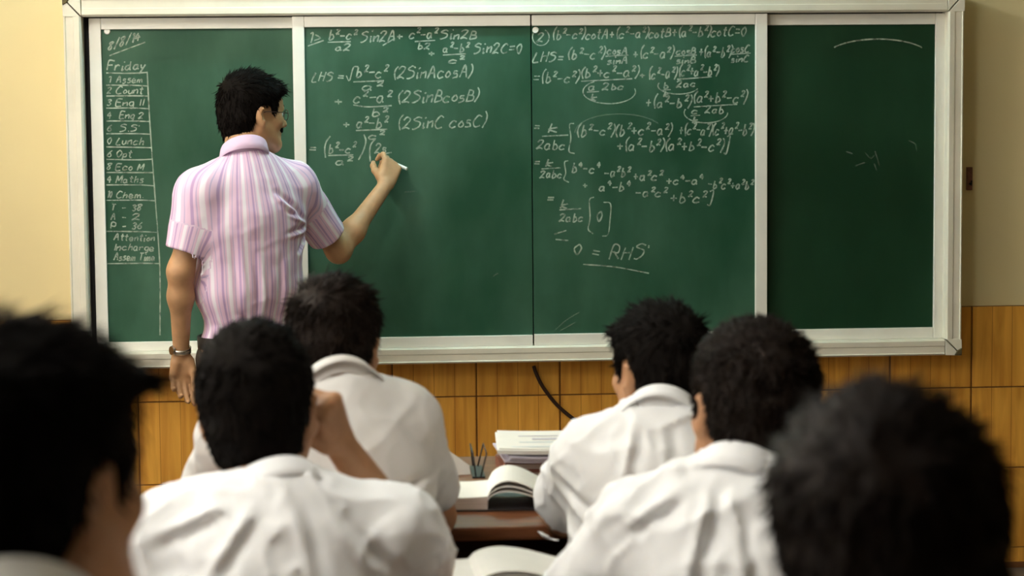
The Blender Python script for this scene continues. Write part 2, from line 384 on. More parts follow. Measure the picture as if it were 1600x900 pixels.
pa = panel('sliding_panel', 'green panel being written on', YB2, XW(479.5, YB2), xj-.002, zf(523), zf(40.5),
           {'L': (XW(461, YB2), XW(479.5, YB2)), 'T': (zf(40.5), zi1-.003), 'B': (zi0, zf(523)), })
pb = panel('sliding_panel', 'green panel full of chalked equations', YB2, xj+.002, XW(1179.5, YB2), zf(522), zf(40.5),
           {'R': (XW(1179.5, YB2), XW(1198, YB2)), 'T': (zf(40.5), zi1-.003), 'B': (zi0, zf(522))})
for p_, px, py, ys in ((pl, 167.5, 49, YB1), (pb, 837, 47, YB2)):
    c = P(px, py, ys-.003); bm = bmesh.new()
    bmesh.ops.create_cone(bm, cap_ends=True, segments=16, radius1=.011, radius2=.009, depth=.006, matrix=Matrix.Translation((c[0], c[1], c[2]-.77)) @ Matrix.Rotation(math.pi/2, 4, 'X'))
    finish(bm, 'screw_cap', M_alu2, p_)

# ---- chalk writing: a stroke alphabet on a 10 x 10 grid (letters a-d after a digit are negative heights)
FONT = {
'a': '45 15 02 20 42|45 42 50', 'b': '19 10|14 35 52 30 10', 'c': '54 25 02 20 51', 'd': '45 15 02 20 42|49 42 50',
'e': '02 43 35 15 02 20 51', 'f': '49 28 20|05 45', 'g': '45 15 02 20 42|45 4b 1c', 'h': '19 00|03 35 44 40', 'i': '15 10 21|18 29',
'k': '19 00|55 03 50', 'l': '19 01 20', 'm': '05 00|03 25 30|33 55 60', 'n': '05 00|03 35 44 40', 'o': '25 02 20 42 25', 'p': '05 0d|04 35 42 20 01',
'q': '45 15 02 20 42|45 4d', 'r': '05 00|03 25 44', 's': '45 15 13 33 41 20 00', 't': '29 21 40|06 46', 'u': '05 01 20 42|45 40', 'v': '05 20 45',
'y': '05 12 32|45 32 0d', 'x': '05 40|45 00', 'A': '00 39 60|14 54', 'B': '19 00|19 48 45 05|05 54 51 00', 'C': '68 39 04 20 61', 'E': '59 09 00 50|05 45',
'F': '59 09 00|05 45', 'H': '19 00|69 50|05 55', 'I': '19 10', 'L': '29 00 50', 'M': '00 19 33 69 60', 'O': '39 05 30 65 39', 'P': '00 09 58 54 04',
'R': '00 19 58 54 05|25 60', 'S': '68 39 07 55 52 20 00', 'T': '09 69|39 30', '0': '39 05 30 55 39', '1': '18 39 30', '2': '07 29 58 45 00|00 31 60',
'3': '08 39 57 25 53 30 01', '4': '39 04 64|47 40', '6': '59 15 02 30 52 35 03', '8': '35 08 39 58 25 02 20 42 35', '+': '04 54|27 31', '-': '04 54',
'=': '06 56|03 53', '(': '3a 14 18 3A', ')': '0a 24 28 0A', '[': '3b 0b 0A 3A', ']': '0b 3b 3A 0A', '/': '1a 5A', '.': '10 11', "'": '09 07', ',': '11 0b', '>': '08 55 02'}
NEG = {'a': -1, 'b': -2, 'c': -3, 'd': -4, 'A': 11}
def glyph(ch):
    out = []
    for s in FONT[ch].split('|'):
        out.append([(int(t[0]), NEG[t[1]] if t[1] in NEG else int(t[1])) for t in s.split()])
    return out
WR = {}
def stroke(key, pts, wpx=2.3, smooth=True):
    WR.setdefault(key, []).append((pts, wpx, smooth))
def text(key, s, x0, x1, yb, h, slope=0.0, wpx=2.3, slant=.22):
    """s chalked between pixels x0..x1 on baseline yb, capitals h pixels high; ^ raises the next sign"""
    items, x, sup = [], 0.0, False
    for ch in s:
        if ch == '^': sup = True; continue
        if ch == ' ': x += 4; continue
        g = glyph(ch); k = .58 if sup else 1.0; wd = max(p[0] for st_ in g for p in st_)
        items.append((g, x, k, 5.2 if sup else 0.0)); x += (wd+(2.0 if ch not in "()[]'" else 1.2))*k; sup = False
    sx = (x1-x0)/max(x, 1); sy = h/9.0
    for g, gx, k, dy in items:
        jx, jy, js = random.uniform(-.25, .25), random.uniform(-.5, .5), random.uniform(.9, 1.1)
        for st_ in g:
            pts = []
            for (a, b) in st_:
                a += random.uniform(-.25, .25); b += random.uniform(-.3, .3)
                X = x0+(gx+a*k+jx)*sx; Yp = (b*k*js+dy+jy)*sy
                pts.append((X+slant*Yp, yb-Yp+slope*(X-x0)))
            stroke(key, pts, wpx)
def line(key, *pts, wpx=2.0): stroke(key, list(pts), wpx, len(pts) > 2)
def arc(key, cx, cy, rx, ry, a0, a1, wpx=1.8, n=18):
    stroke(key, [(cx+rx*math.cos(math.radians(a0+(a1-a0)*i/n)), cy+ry*math.sin(math.radians(a0+(a1-a0)*i/n))) for i in range(n+1)], wpx, True)

t = text
# panel being written on
A_ = 'A'
t(A_, '1>', 481, 503, 66, 15); line(A_, (481, 72), (506, 63))
t(A_, 'b^2-c^2', 513, 558, 62, 14); line(A_, (512, 66), (548, 65)); t(A_, 'a2', 524, 550, 79, 10)
t(A_, 'Sin2A', 564, 618, 65, 17); line(A_, (598, 71), (617, 60)); t(A_, '+', 619, 631, 63, 11)
t(A_, 'c^2-a^2', 639, 684, 60, 14); line(A_, (648, 65), (680, 63)); t(A_, 'b2', 652, 674, 77, 10); t(A_, 'Sin2B', 688, 746, 61, 14)
t(A_, '+', 669, 681, 88, 10); t(A_, 'a^2-b^2', 692, 733, 82, 13); line(A_, (692, 86), (728, 84)); t(A_, 'c^2', 701, 728, 99, 10)
t(A_, 'Sin2C=0', 740, 817, 83, 16)
t(A_, 'LHS', 487, 522, 127, 14); t(A_, '=', 527, 540, 125, 11); line(A_, (541, 118), (546, 126), (552, 106), (560, 104)); t(A_, 'b^2-c^2', 555, 606, 122, 17); line(A_, (552, 128), (600, 126))
t(A_, 'a^2', 566, 600, 142, 12); t(A_, '(2SinAcosA)', 613, 738, 123, 18, -.02)
t(A_, '+', 521, 538, 164, 12); t(A_, 'c^2-a^2', 552, 612, 160, 16); line(A_, (552, 164), (575, 167), (612, 165)); t(A_, 'b^2', 580, 608, 182, 12); t(A_, '(2SinBcosB)', 620, 748, 161, 18, -.02)
t(A_, '+', 535, 548, 200, 12); t(A_, 'a^2-b^2', 556, 606, 200, 16); line(A_, (556, 204), (605, 202)); t(A_, 'c^2', 575, 602, 218, 12); t(A_, '(2SinC cosC)', 620, 760, 202, 18, -.03)
t(A_, '=', 483, 497, 239, 12); t(A_, '(', 502, 511, 245, 25); t(A_, 'b^2-c^2', 512, 556, 239, 15); line(A_, (513, 243), (552, 242)); t(A_, 'a^2', 524, 553, 258, 11)
t(A_, ')', 560, 568, 246, 28); t(A_, '(', 573, 582, 248, 26); t(A_, '2s', 585, 605, 239, 14); line(A_, (598, 241), (612, 238))
# panel full of equations
B_ = 'B'
t(B_, '2', 838, 850, 66, 14); arc(B_, 845, 58, 13, 13, -60, 260)
t(B_, '(b^2-c^2)cotA+(c^2-a^2)cotB+(a^2-b^2)cotC=0', 862, 1167, 62, 15, -.02, 2.2)
t(B_, 'LHS=', 833, 882, 97, 15); t(B_, '(b^2-c^2)', 886, 945, 92, 16); t(B_, 'cosA', 948, 981, 85, 12); line(B_, (946, 88), (982, 86)); t(B_, 'sinA', 949, 982, 100, 11)
t(B_, '+(c^2-a^2)', 988, 1052, 91, 15); t(B_, 'cosB', 1056, 1088, 85, 12); line(B_, (1054, 88), (1089, 86)); t(B_, 'sinB', 1056, 1088, 99, 10)
t(B_, '+(a^2-b^2)', 1091, 1143, 89, 15); t(B_, 'cosC', 1142, 1172, 82, 12); line(B_, (1140, 85), (1173, 83)); t(B_, 'sinC', 1142, 1171, 97, 10)
t(B_, '=(b^2-c^2)', 833, 905, 129, 16); t(B_, '(b^2+c^2-a^2)', 906, 998, 122, 15, -.02); line(B_, (908, 127), (988, 123))
t(B_, 'a', 919, 932, 141, 11); line(B_, (917, 144), (936, 143)); t(B_, 'k', 922, 934, 158, 11); t(B_, '2bc', 941, 976, 140, 11); arc(B_, 952, 143, 41, 19, -15, 235)
t(B_, '+', 999, 1010, 122, 10); t(B_, '(c^2-a^2)', 1012, 1057, 123, 16); t(B_, '(c^2+a^2-b^2)', 1059, 1122, 119, 15); line(B_, (1058, 124), (1112, 120))
t(B_, 'b', 1036, 1046, 139, 10); line(B_, (1034, 141), (1048, 140)); t(B_, 'k', 1037, 1047, 152, 9); t(B_, '2ac', 1056, 1088, 136, 10); arc(B_, 1060, 134, 32, 13, 20, 200)
t(B_, '+(a^2-b^2)', 1008, 1080, 168, 16); t(B_, '(a^2+b^2-c^2)', 1082, 1167, 161, 16); line(B_, (1084, 167), (1152, 163))
t(B_, 'c', 1080, 1092, 178, 9); line(B_, (1079, 181), (1094, 180)); t(B_, 'k', 1082, 1092, 192, 9); t(B_, '2ab', 1100, 1133, 177, 11); arc(B_, 1103, 176, 34, 16, 0, 200)
t(B_, '=', 834, 845, 204, 11); t(B_, 'k', 857, 876, 207, 13); line(B_, (847, 213), (888, 211)); t(B_, '2abc', 838, 885, 233, 14); line(B_, (897, 193), (890, 195), (892, 216), (889, 236), (898, 240))
t(B_, '(b^2-c^2)(b^2+c^2-a^2)', 900, 1050, 213, 17, -.01); t(B_, '+(c^2-a^2)(c^2+a^2-b^2)', 1060, 1177, 211, 16); arc('Bf', 968, 208, 70, 30, 180, 330)
t(B_, '+(a^2-b^2)(a^2+b^2-c^2)]', 963, 1138, 236, 16, 0)
t(B_, '=', 834, 845, 260, 10); t(B_, 'k', 852, 866, 260, 11); line(B_, (846, 264), (876, 262)); t(B_, '2abc', 843, 879, 278, 12); line(B_, (888, 251), (882, 254), (884, 270), (881, 280), (889, 285))
t(B_, 'b^4-c^4', 892, 937, 271, 15); t(B_, '-a^2b^2', 943, 985, 277, 14); t(B_, '+a^2c^2', 988, 1036, 282, 14); t(B_, '+c^4-a^4', 1040, 1099, 288, 13); t(B_, '-b^2c^2+a^2b^2', 1105, 1177, 294, 13, .03)
t(B_, '+', 910, 920, 294, 9); t(B_, 'a^4-b^4', 936, 985, 299, 14); t(B_, '-a^2c^2', 992, 1043, 308, 13); t(B_, '+b^2c^2]', 1047, 1113, 316, 15)
t(B_, '=', 855, 868, 316, 10); t(B_, 'k', 876, 890, 325, 13); line(B_, (874, 328), (908, 326)); t(B_, '2abc', 873, 913, 346, 13); line(B_, (928, 308), (921, 313), (922, 340), (919, 358), (927, 365))
t(B_, '0', 931, 942, 346, 15); line(B_, (943, 316), (954, 319), (953, 345), (950, 366), (941, 369))
line(B_, (866, 366), (885, 360)); line(B_, (868, 374), (888, 376)); t(B_, '0', 895, 911, 397, 17); t(B_, '=', 924, 939, 402, 15, .15); t(B_, "RHS'", 951, 1012, 405, 21); line(B_, (911, 413), (960, 417), (1014, 427))
# timetable on the left panel
D_ = 'L'
t(D_, '8/8/14', 169, 220, 78, 13, -.30); line(D_, (171, 87), (200, 76), (227, 66))
t(D_, 'Friday', 167, 229, 110, 14, -.02)
rows = [114, 133, 150, 169, 189, 209, 229.5, 249, 269.5, 289, 313, 361.5, 412]
xr_ = lambda y: 230+(y-112)*(250-230)/(430-112)
for i, y in enumerate(rows): line(D_, (166, y), (xr_(y)-25, y+random.uniform(-.6, .8)), (xr_(y), y+random.uniform(-1, 2)))
line(D_, (230, 112), (234, 190), (241, 290), (247, 370), (250, 430), (250, 524))
rt = ['Assem', 'Count', 'Eng II', 'Eng 2', "S.S'", 'Lunch', 'Opt', 'Eco M', 'Maths', 'Chem.']
for i, s in enumerate(rt):
    t(D_, s, 181 if i not in (3, 4) else 187, min(xr_(rows[i])-6, 181+9*len(s)), rows[i+1]-3.5, 10.5, 0, 1.9)
    t(D_, str((1, 2, 3, 4, 6, 0, 6, 8, 4, 10)[i]), 167, 175, rows[i+1]-4, 10, 0, 1.7)
for k, (a, b) in enumerate((('T', '38'), ('A', '2'), ('P', '36'))):
    y = 329+k*14.5; t(D_, a, 173, 181, y, 10, 0, 1.9); t(D_, '-', 190, 198, y, 9, 0, 1.9); t(D_, b, 206, 222, y, 10, 0, 1.9)
for k, s in enumerate(('Attention', 'Incharge', 'Assem Time')): t(D_, s, 178, 243, 375.5+k*15.5, 10.5, .02, 1.9)
# faint remains on the right panel, smears elsewhere
arc('R', 1372, 92, 84, 31, 215, 325, 2.2)
line('Rf', (1322, 237), (1332, 240)); line('Rf', (1352, 239), (1360, 247), (1366, 243)); line('Rf', (1367, 236), (1371, 248), (1374, 259)); line('Rf', (1337, 259), (1350, 254), (1347, 256)); line('Rf', (1420, 220), (1430, 225), (1432, 236))
line('Rf', (1366, 256), (1370, 266)); line('Lf', (336, 196), (349, 190));
line('Af', (770, 432), (778, 427)); line('Af', (632, 300), (650, 299)); line('Bf', (868, 515), (885, 500), (905, 488)); line('Bf', (875, 517), (900, 503)); 
PAN = {'A': (pa, YB2, 'green panel'), 'B': (pb, YB2, ''), 'L': (pl, YB1, ''), 'R': (pr, YB1, '')}
def build_writing(key):
    par, ys, _ = PAN[key[0]]; yy = ys-.0012
    verts, faces = [], []
    for pts, wpx, sm in WR[key]:
        q = catmull(pts, 5) if (sm and len(pts) > 2) else [np.array(p, float) for p in pts]
        q = [p for i, p in enumerate(q) if i == 0 or np.linalg.norm(p-q[i-1]) > .05]
        if len(q) < 2: continue
        base = len(verts)
        for i, p in enumerate(q):
            d = q[min(i+1, len(q)-1)]-q[max(i-1, 0)]; d = d/(np.linalg.norm(d)+1e-9); n = np.array([-d[1], d[0]])
            ww = wpx*.5*(.8+.4*random.random())
            for s in (-1, 1):
                v = P(*(p+n*s*ww), yy); verts.append((v[0], v[1], v[2]-.77))
        for i in range(len(q)-1):
            a = base+2*i; faces.append((a, a+1, a+3, a+2))
    me = bpy.data.meshes.new('chalk_writing'); me.from_pydata(verts, [], faces); me.materials.append(M_chalk_f if key.endswith('f') else M_chalk)
    o = link('chalk_writing', me, par); o['kind'] = 'stuff'; o['label'] = {'A': 'white chalk trigonometry working', 'B': 'white chalk equations', 'L': 'white chalk class timetable', 'R': 'white chalk arc', 'f': 'faint rubbed chalk marks'}[key[-1]]
for k in WR: build_writing(k)

# ------------------------------------------------------------------ furniture
def desk(x0, x1, y0, y1, z, label):
    """two-seat wooden school desk: sloping nothing, top with shelf below, panel legs"""
    o = empty('school_desk', ((x0+x1)/2, (y0+y1)/2, 0)); tag(o, label, 'desk', 'two-seat school desks')
    hx, hy = (x1-x0)/2, (y1-y0)/2
    box('desktop', M_wood, (-hx, hx, -hy, hy, z-.028, z), o, bevel=.006)
    box('book_shelf', M_wood, (-hx+.05, hx-.05, -hy+.05, hy-.02, z-.13, z-.112), o, bevel=.003)
    box('front_panel', M_wood, (-hx+.05, hx-.05, hy-.04, hy-.02, z-.42, z-.03), o, bevel=.003)
    for s in (-1, 1):
        for t_ in (-1, 1): box('leg', M_steel, (s*(hx-.05)-.016, s*(hx-.05)+.016, t_*(hy-.05)-.016, t_*(hy-.05)+.016, 0, z-.028), o, bevel=.003)
        box('side_rail', M_steel, (s*(hx-.05)-.012, s*(hx-.05)+.012, -hy+.07, hy-.07, .08, .105), o, bevel=.003)
    return o
def bench(x0, x1, yc, z, label):
    o = empty('school_bench', ((x0+x1)/2, yc, 0)); tag(o, label, 'bench', 'two-seat school benches')
    hx = (x1-x0)/2
    for t_ in (-1, 1): box('seat_board', M_wood_b, (-hx, hx, t_*.075-.07, t_*.075+.07, z-.025, z), o, bevel=.005)
    for s in (-1, 1):
        for t_ in (-1, 1): box('leg', M_steel, (s*(hx-.1)-.015, s*(hx-.1)+.015, t_*.11-.015, t_*.11+.015, 0, z-.025), o, bevel=.003)
        box('cross_rail', M_steel, (s*(hx-.1)-.012, s*(hx-.1)+.012, -.095, .095, .1, .125), o, bevel=.003)
    return o
DZ = .80
Y1N = PZ(780, 823, DZ)[1]                # near edge of the first-row desk, from its top at this height
desk(-.98, .36, Y1N, Y1N+.46, DZ, 'dark brown varnished school desk shared by the two boys nearest the teacher')
Y2N = -3.86
desk(-1.05, .40, Y2N, Y2N+.44, DZ, 'dark brown school desk between the two pairs of boys in sharper focus')
desk(-1.20, .35, -5.12, -4.68, DZ, 'dark brown school desk before the two blurred foreground heads')
bench(-.95, .34, -3.262, .44, 'wooden bench under the two boys of the first row')
bench(-1.02, .40, -4.06, .44, 'wooden bench under the two boys of the second row')
bench(-1.20, .30, -5.40, .50, 'wooden bench under the two blurred foreground boys')
# the teacher's table, pushed against the first desk
YTN = Y1N+.49
tt = empty('teacher_table', (-.05, YTN+.18, 0)); tag(tt, "dark wooden table with papers and books just ahead of the first desk", 'table')
box('table_top', M_wood_b, (-.62, .78, -.18, .18, DZ-.030, DZ), tt, bevel=.005)
for s in (-1, 1): box('apron', M_wood, (-.55, .71, s*.14-.012, s*.14+.012, DZ-.13, DZ-.03), tt, bevel=.003)
for sx in (-.56, .72):
    for sy in (-.14, .14): box('leg', M_wood, (sx-.025, sx+.025, sy-.025, sy+.025, 0, DZ-.03), tt, bevel=.004)

def slab(name, m, cx, cy, z, w_, d_, h, rz, label, cat, group=None, kindm=None):
    o = empty(name, (cx, cy, z), rz); tag(o, label, cat, group)
    box('cover', m, (-w_/2, w_/2, -d_/2, d_/2, 0, .003), o); box('cover', m, (-w_/2, w_/2, -d_/2, d_/2, h-.003, h), o)
    box('spine', m, (-w_/2-.003, -w_/2, -d_/2, d_/2, 0, h), o)
    box('page_block', M_pageedge, (-w_/2, w_/2-.004, -d_/2+.004, d_/2-.004, .003, h-.003), o)
    return o
# stack on the teacher's table
sy_ = YTN+.13; sx_ = PZ(838, 738, DZ)[0]
slab('book', M_cover_b, sx_+.02, sy_, DZ, .20, .24, .022, .02, 'brown covered book at the bottom of the pile on the table', 'book', 'books piled on the table')
slab('book', M_cover_b, sx_+.025, sy_, DZ+.022, .19, .23, .018, -.03, 'brown covered book lying second from the bottom of the table pile', 'book', 'books piled on the table')
def sheet_stack(name, m, cx, cy, z, w_, d_, h, rz, label, n=5, group='papers piled on the table', lift=0):
    o = empty(name, (cx, cy, z), rz); tag(o, label, 'papers', group)
    for k in range(n):
        a = random.uniform(-.006, .006); b_ = random.uniform(-.006, .006)
        bm = bmesh.new(); nx = 8; t0, t1 = h*k/n, h*(k+1)/n-.0006; rows_ = []
        for zz in (t0, t1):
            for yy in (-d_/2, d_/2): rows_.append([bm.verts.new((-w_/2+a+w_*i/nx, yy+b_, zz+lift*((i/nx-.5)*2)**2*(1 if i < nx/2 else .4))) for i in range(nx+1)])
        r0, r1, r2, r3 = rows_
        for i in range(nx):
            bm.faces.new((r0[i], r0[i+1], r1[i+1], r1[i])); bm.faces.new((r2[i], r3[i], r3[i+1], r2[i+1]))
            bm.faces.new((r0[i], r2[i], r2[i+1], r0[i+1])); bm.faces.new((r1[i], r1[i+1], r3[i+1], r3[i]))
        bm.faces.new((r0[0], r1[0], r3[0], r2[0])); bm.faces.new((r0[-1], r2[-1], r3[-1], r1[-1]))
        finish(bm, 'sheet', m, o)
    return o
sheet_stack('magazine_pile', M_cover_p, sx_+.022, sy_-.005, DZ+.041, .205, .25, .014, .05, 'lilac edged magazines on top of the brown books', 3, 'papers piled on the table', .004)
ps = sheet_stack('paper_pile', M_paper, sx_+.022, sy_, DZ+.0605, .225, .26, .012, -.04, 'loose white printed papers topping the pile on the table', 4, 'papers piled on the table', .003)
for k, (a, b, c, d) in enumerate(((-.085, .09, -.104, -.098), (-.06, .07, -.04, -.034), (-.03, .05, .0, .02), (-.06, .07, .05, .055), (-.096, -.090, -.10, .10))):
    box('print_line', M_paper2 if k < 2 else M_cover_p, (a, b, c, d, .0125, .0132), ps)
# white paper leaning on the left and a thin wire rack
c = P(716, 737, YTN+.10)
lp = empty('paper_sheaf', (c[0], YTN+.10, DZ), .5); tag(lp, 'white sheaf of papers propped up left of the wire rack on the table', 'papers')
for k in range(2):
    bm = bmesh.new()
    bw = [(-.05, 0), (-.02, .01), (.03, -.004)]; hgt = [.055, .062, .02]
    for (x_, dx), h_ in zip(bw, hgt): pass
    v0 = [bm.verts.new((x_, y_+k*.004+h*.25, h)) for (x_, y_), hh in zip(bw, hgt) for h in (0.0, hh)]
    v1 = [bm.verts.new((x_, y_+k*.004+h*.25+.002, h)) for (x_, y_), hh in zip(bw, hgt) for h in (0.0, hh)]
    for i in (0, 2):
        bm.faces.new((v0[i], v0[i+2], v0[i+3], v0[i+1])); bm.faces.new((v1[i], v1[i+1], v1[i+3], v1[i+2]))
        bm.faces.new((v0[i], v1[i], v1[i+2], v0[i+2])); bm.faces.new((v0[i+1], v0[i+3], v1[i+3], v1[i+1]))
    bm.faces.new((v0[0], v0[1], v1[1], v1[0])); bm.faces.new((v0[4], v1[4], v1[5], v0[5]))
    finish(bm, 'sheet', M_paper, lp)
c = P(748, 744, YTN+.06); rk = empty('wire_rack', (c[0], YTN+.06, DZ)); tag(rk, 'dark thin wire book rack standing on the table left of the paper pile', 'rack')
for a, b in ((-.006, -.012), (.004, .018)):
    finish(sweep_bm([(a, 0, .0), ((a+b)/2, 0, .028), (b, 0, .055)], .0018, 8), 'wire', M_steel, rk, smooth=True)
    finish(sweep_bm([(a, .14, .0), ((a+b)/2, .14, .028), (b, .14, .055)], .0018, 8), 'wire', M_steel, rk, smooth=True)
    finish(sweep_bm([(b, 0, .055), (b, .14, .055)], .0018, 8), 'wire', M_steel, rk, smooth=True)
box('foot_bar', M_steel, (-.014, .014, -.005, .145, 0, .004), rk)

def open_book(cx, cy, z, wl, wr, d_, hl, rz, label, lift):
    """open book: left page block lying flat, right pages arching up over a dark cover"""
    o = empty('open_book', (cx, cy, z), rz); tag(o, label, 'book', 'open books on the desks')
    box('cover', M_cover, (-wl-.004, .0, -d_/2-.004, d_/2+.004, 0, .003), o); box('cover', M_cover, (0.0, wr+.004, -d_/2-.004, d_/2+.004, 0, .003), o)
    def leaf(name, prof, m, thick):
        bm = bmesh.new(); A, B, Cc, D = [], [], [], []
        for x, zz in prof:
            A.append(bm.verts.new((x, -d_/2, zz))); B.append(bm.verts.new((x, d_/2, zz))); zb = max(.003, zz-thick(x))
            Cc.append(bm.verts.new((x, -d_/2, zb))); D.append(bm.verts.new((x, d_/2, zb)))
        for i in range(len(prof)-1):
            bm.faces.new((A[i], A[i+1], B[i+1], B[i])); bm.faces.new((Cc[i], D[i], D[i+1], Cc[i+1]))
            bm.faces.new((A[i], Cc[i], Cc[i+1], A[i+1])); bm.faces.new((B[i], B[i+1], D[i+1], D[i]))
        bm.faces.new((A[0], B[0], D[0], Cc[0])); bm.faces.new((A[-1], Cc[-1], D[-1], B[-1]))
        return finish(bm, name, m, o, smooth=False)
    n = 12
    pb_ = leaf('page_block', [(-wl+wl*i/n, hl*(1-.10*math.sin(math.pi*i/n))+.003) for i in range(n+1)], M_pageedge, lambda x: 1)
    leaf('page', [(-wl+wl*i/n, hl*(1-.10*math.sin(math.pi*i/n))+.0042) for i in range(n+1)], M_paper, lambda x: .001)
    for q in range(3):
        k_ = 1-.13*q
        prof = [(wr*i/18*(1-.02*q), .004+(hl+lift*k_*math.sin(math.pi*min(1, (i/18)**.62)))*(1-(i/18)**2.6*.62)*k_) for i in range(19)]
        leaf('page', prof, M_paper, lambda x: .0022)
    return o
b1 = PZ(790, 800, DZ)
open_book(b1[0]-.030, b1[1]+.11, DZ, .105, .150, .19, .026, -.06, 'thick open book with a curling page on the first desk between two boys', .034)
b2 = PZ(735, 893, DZ)
open_book(b2[0], -3.86+.44-.115, DZ, .13, .19, .20, .016, .04, 'open book with white pages at the bottom edge on the second desk', .022)
q = PZ(905, 826, DZ)
o = box('paper_sheet', M_paper2, (-.06, .06, -.05, .05, 0, .0015), None, (q[0]+.035, q[1]+.045, DZ), 0); o.rotation_euler.z = .3; tag(o, 'pale paper sheet on the first desk by the arm of the boy at right', 'paper')

# ------------------------------------------------------------------ figures: signed-distance bodies meshed as one surface
V3 = lambda *a: np.array(a, float)
def unit(v): v = np.asarray(v, float); return v/(np.linalg.norm(v)+1e-12)
def rotz(a): c, s = math.cos(a), math.sin(a); return np.array([[c, -s, 0], [s, c, 0], [0, 0, 1.0]])
def rotx(a): c, s = math.cos(a), math.sin(a); return np.array([[1.0, 0, 0], [0, c, -s], [0, s, c]])
def roty(a): c, s = math.cos(a), math.sin(a); return np.array([[c, 0, s], [0, 1.0, 0], [-s, 0, c]])
TAB = rng.random((32, 32, 32)).astype(np.float32)
def vnoise(Pn):
    i = np.floor(Pn).astype(int); f = Pn-i; f = f*f*(3-2*f); out = 0
    for dx in (0, 1):
        for dy in (0, 1):
            for dz in (0, 1):
                wgt = (f[:, 0] if dx else 1-f[:, 0])*(f[:, 1] if dy else 1-f[:, 1])*(f[:, 2] if dz else 1-f[:, 2])
                out = out+wgt*TAB[(i[:, 0]+dx) & 31, (i[:, 1]+dy) & 31, (i[:, 2]+dz) & 31]
    return out*2-1
class Prim:
    def __init__(s, fn, lo, hi, k, op): s.fn, s.lo, s.hi, s.k, s.op = fn, np.asarray(lo, float), np.asarray(hi, float), k, op
def rc(a, b, ra, rb, k=.02, op='u'):
    """tapered capsule"""
    a, b = np.asarray(a, float), np.asarray(b, float); ba = b-a; l2 = float(ba@ba); rr = ra-rb; a2 = l2-rr*rr; il2 = 1/l2
    def fn(p):
        pa = p-a; y = pa@ba; z = y-l2
        xv = pa*l2-np.outer(y, ba); x2 = np.einsum('ij,ij->i', xv, xv); y2 = y*y*l2; z2 = z*z*l2
        kk = np.sign(rr)*rr*rr*x2
        d = (np.sqrt(x2*a2*il2)+y*rr)*il2-ra
        m1 = np.sign(z)*a2*z2 > kk; m2 = (~m1) & (np.sign(y)*a2*y2 < kk)
        d = np.where(m1, np.sqrt(x2+z2)*il2-rb, d); d = np.where(m2, np.sqrt(x2+y2)*il2-ra, d); return d
    r = max(ra, rb); return Prim(fn, np.minimum(a, b)-r, np.maximum(a, b)+r, k, op)
def el(c, r, R=None, k=.02, op='u'):
    c = np.asarray(c, float); r = np.asarray(r, float); R = np.eye(3) if R is None else R
    def fn(p):
        q = (p-c)@R; k0 = np.sqrt(((q/r)**2).sum(1))+1e-9; k1 = np.sqrt(((q/(r*r))**2).sum(1))+1e-9; return k0*(k0-1)/k1
    m = max(r); ext = np.sqrt(((R*r)**2).sum(1)); return Prim(fn, c-ext, c+ext, k, op)
def half(c, n, rad, k=.004):
    """cut away what lies beyond the plane (c, n) within a ball of radius rad"""
    c = np.asarray(c, float); n = unit(n); cc = c+n*rad*.75
    def fn(p): return np.maximum(-((p-c)@n), np.linalg.norm(p-cc, axis=1)-rad)
    return Prim(fn, cc-rad, cc+rad, k, 's')
def cuff_cut(c, n, rad, ln=.14, k=.004):
    """cut away the end of a sleeve: a short cylinder from c along n"""
    c = np.asarray(c, float); n = unit(n)
    def fn(p):
        w_ = p-c; a = w_@n; r_ = np.linalg.norm(w_-a[:, None]*n, axis=1); return np.maximum(np.maximum(-a, a-ln), r_-rad)
    e = c+n*ln; return Prim(fn, np.minimum(c, e)-rad, np.maximum(c, e)+rad, k, 's')
def evaluate(prims, p, far=.08):
    d = np.full(len(p), 1.0)
    for q in prims:
        mg = q.k+far
        m = ((p > q.lo-mg) & (p < q.hi+mg)).all(1); idx = np.nonzero(m)[0]
        if not len(idx): continue
        v = q.fn(p[idx]); e = d[idx]
        if q.op == 'u': h = np.maximum(q.k-np.abs(e-v), 0)/q.k; d[idx] = np.minimum(e, v)-h*h*q.k*.25
        else: h = np.maximum(q.k-np.abs(e+v), 0)/q.k; d[idx] = np.maximum(e, -v)+h*h*q.k*.25
    return d
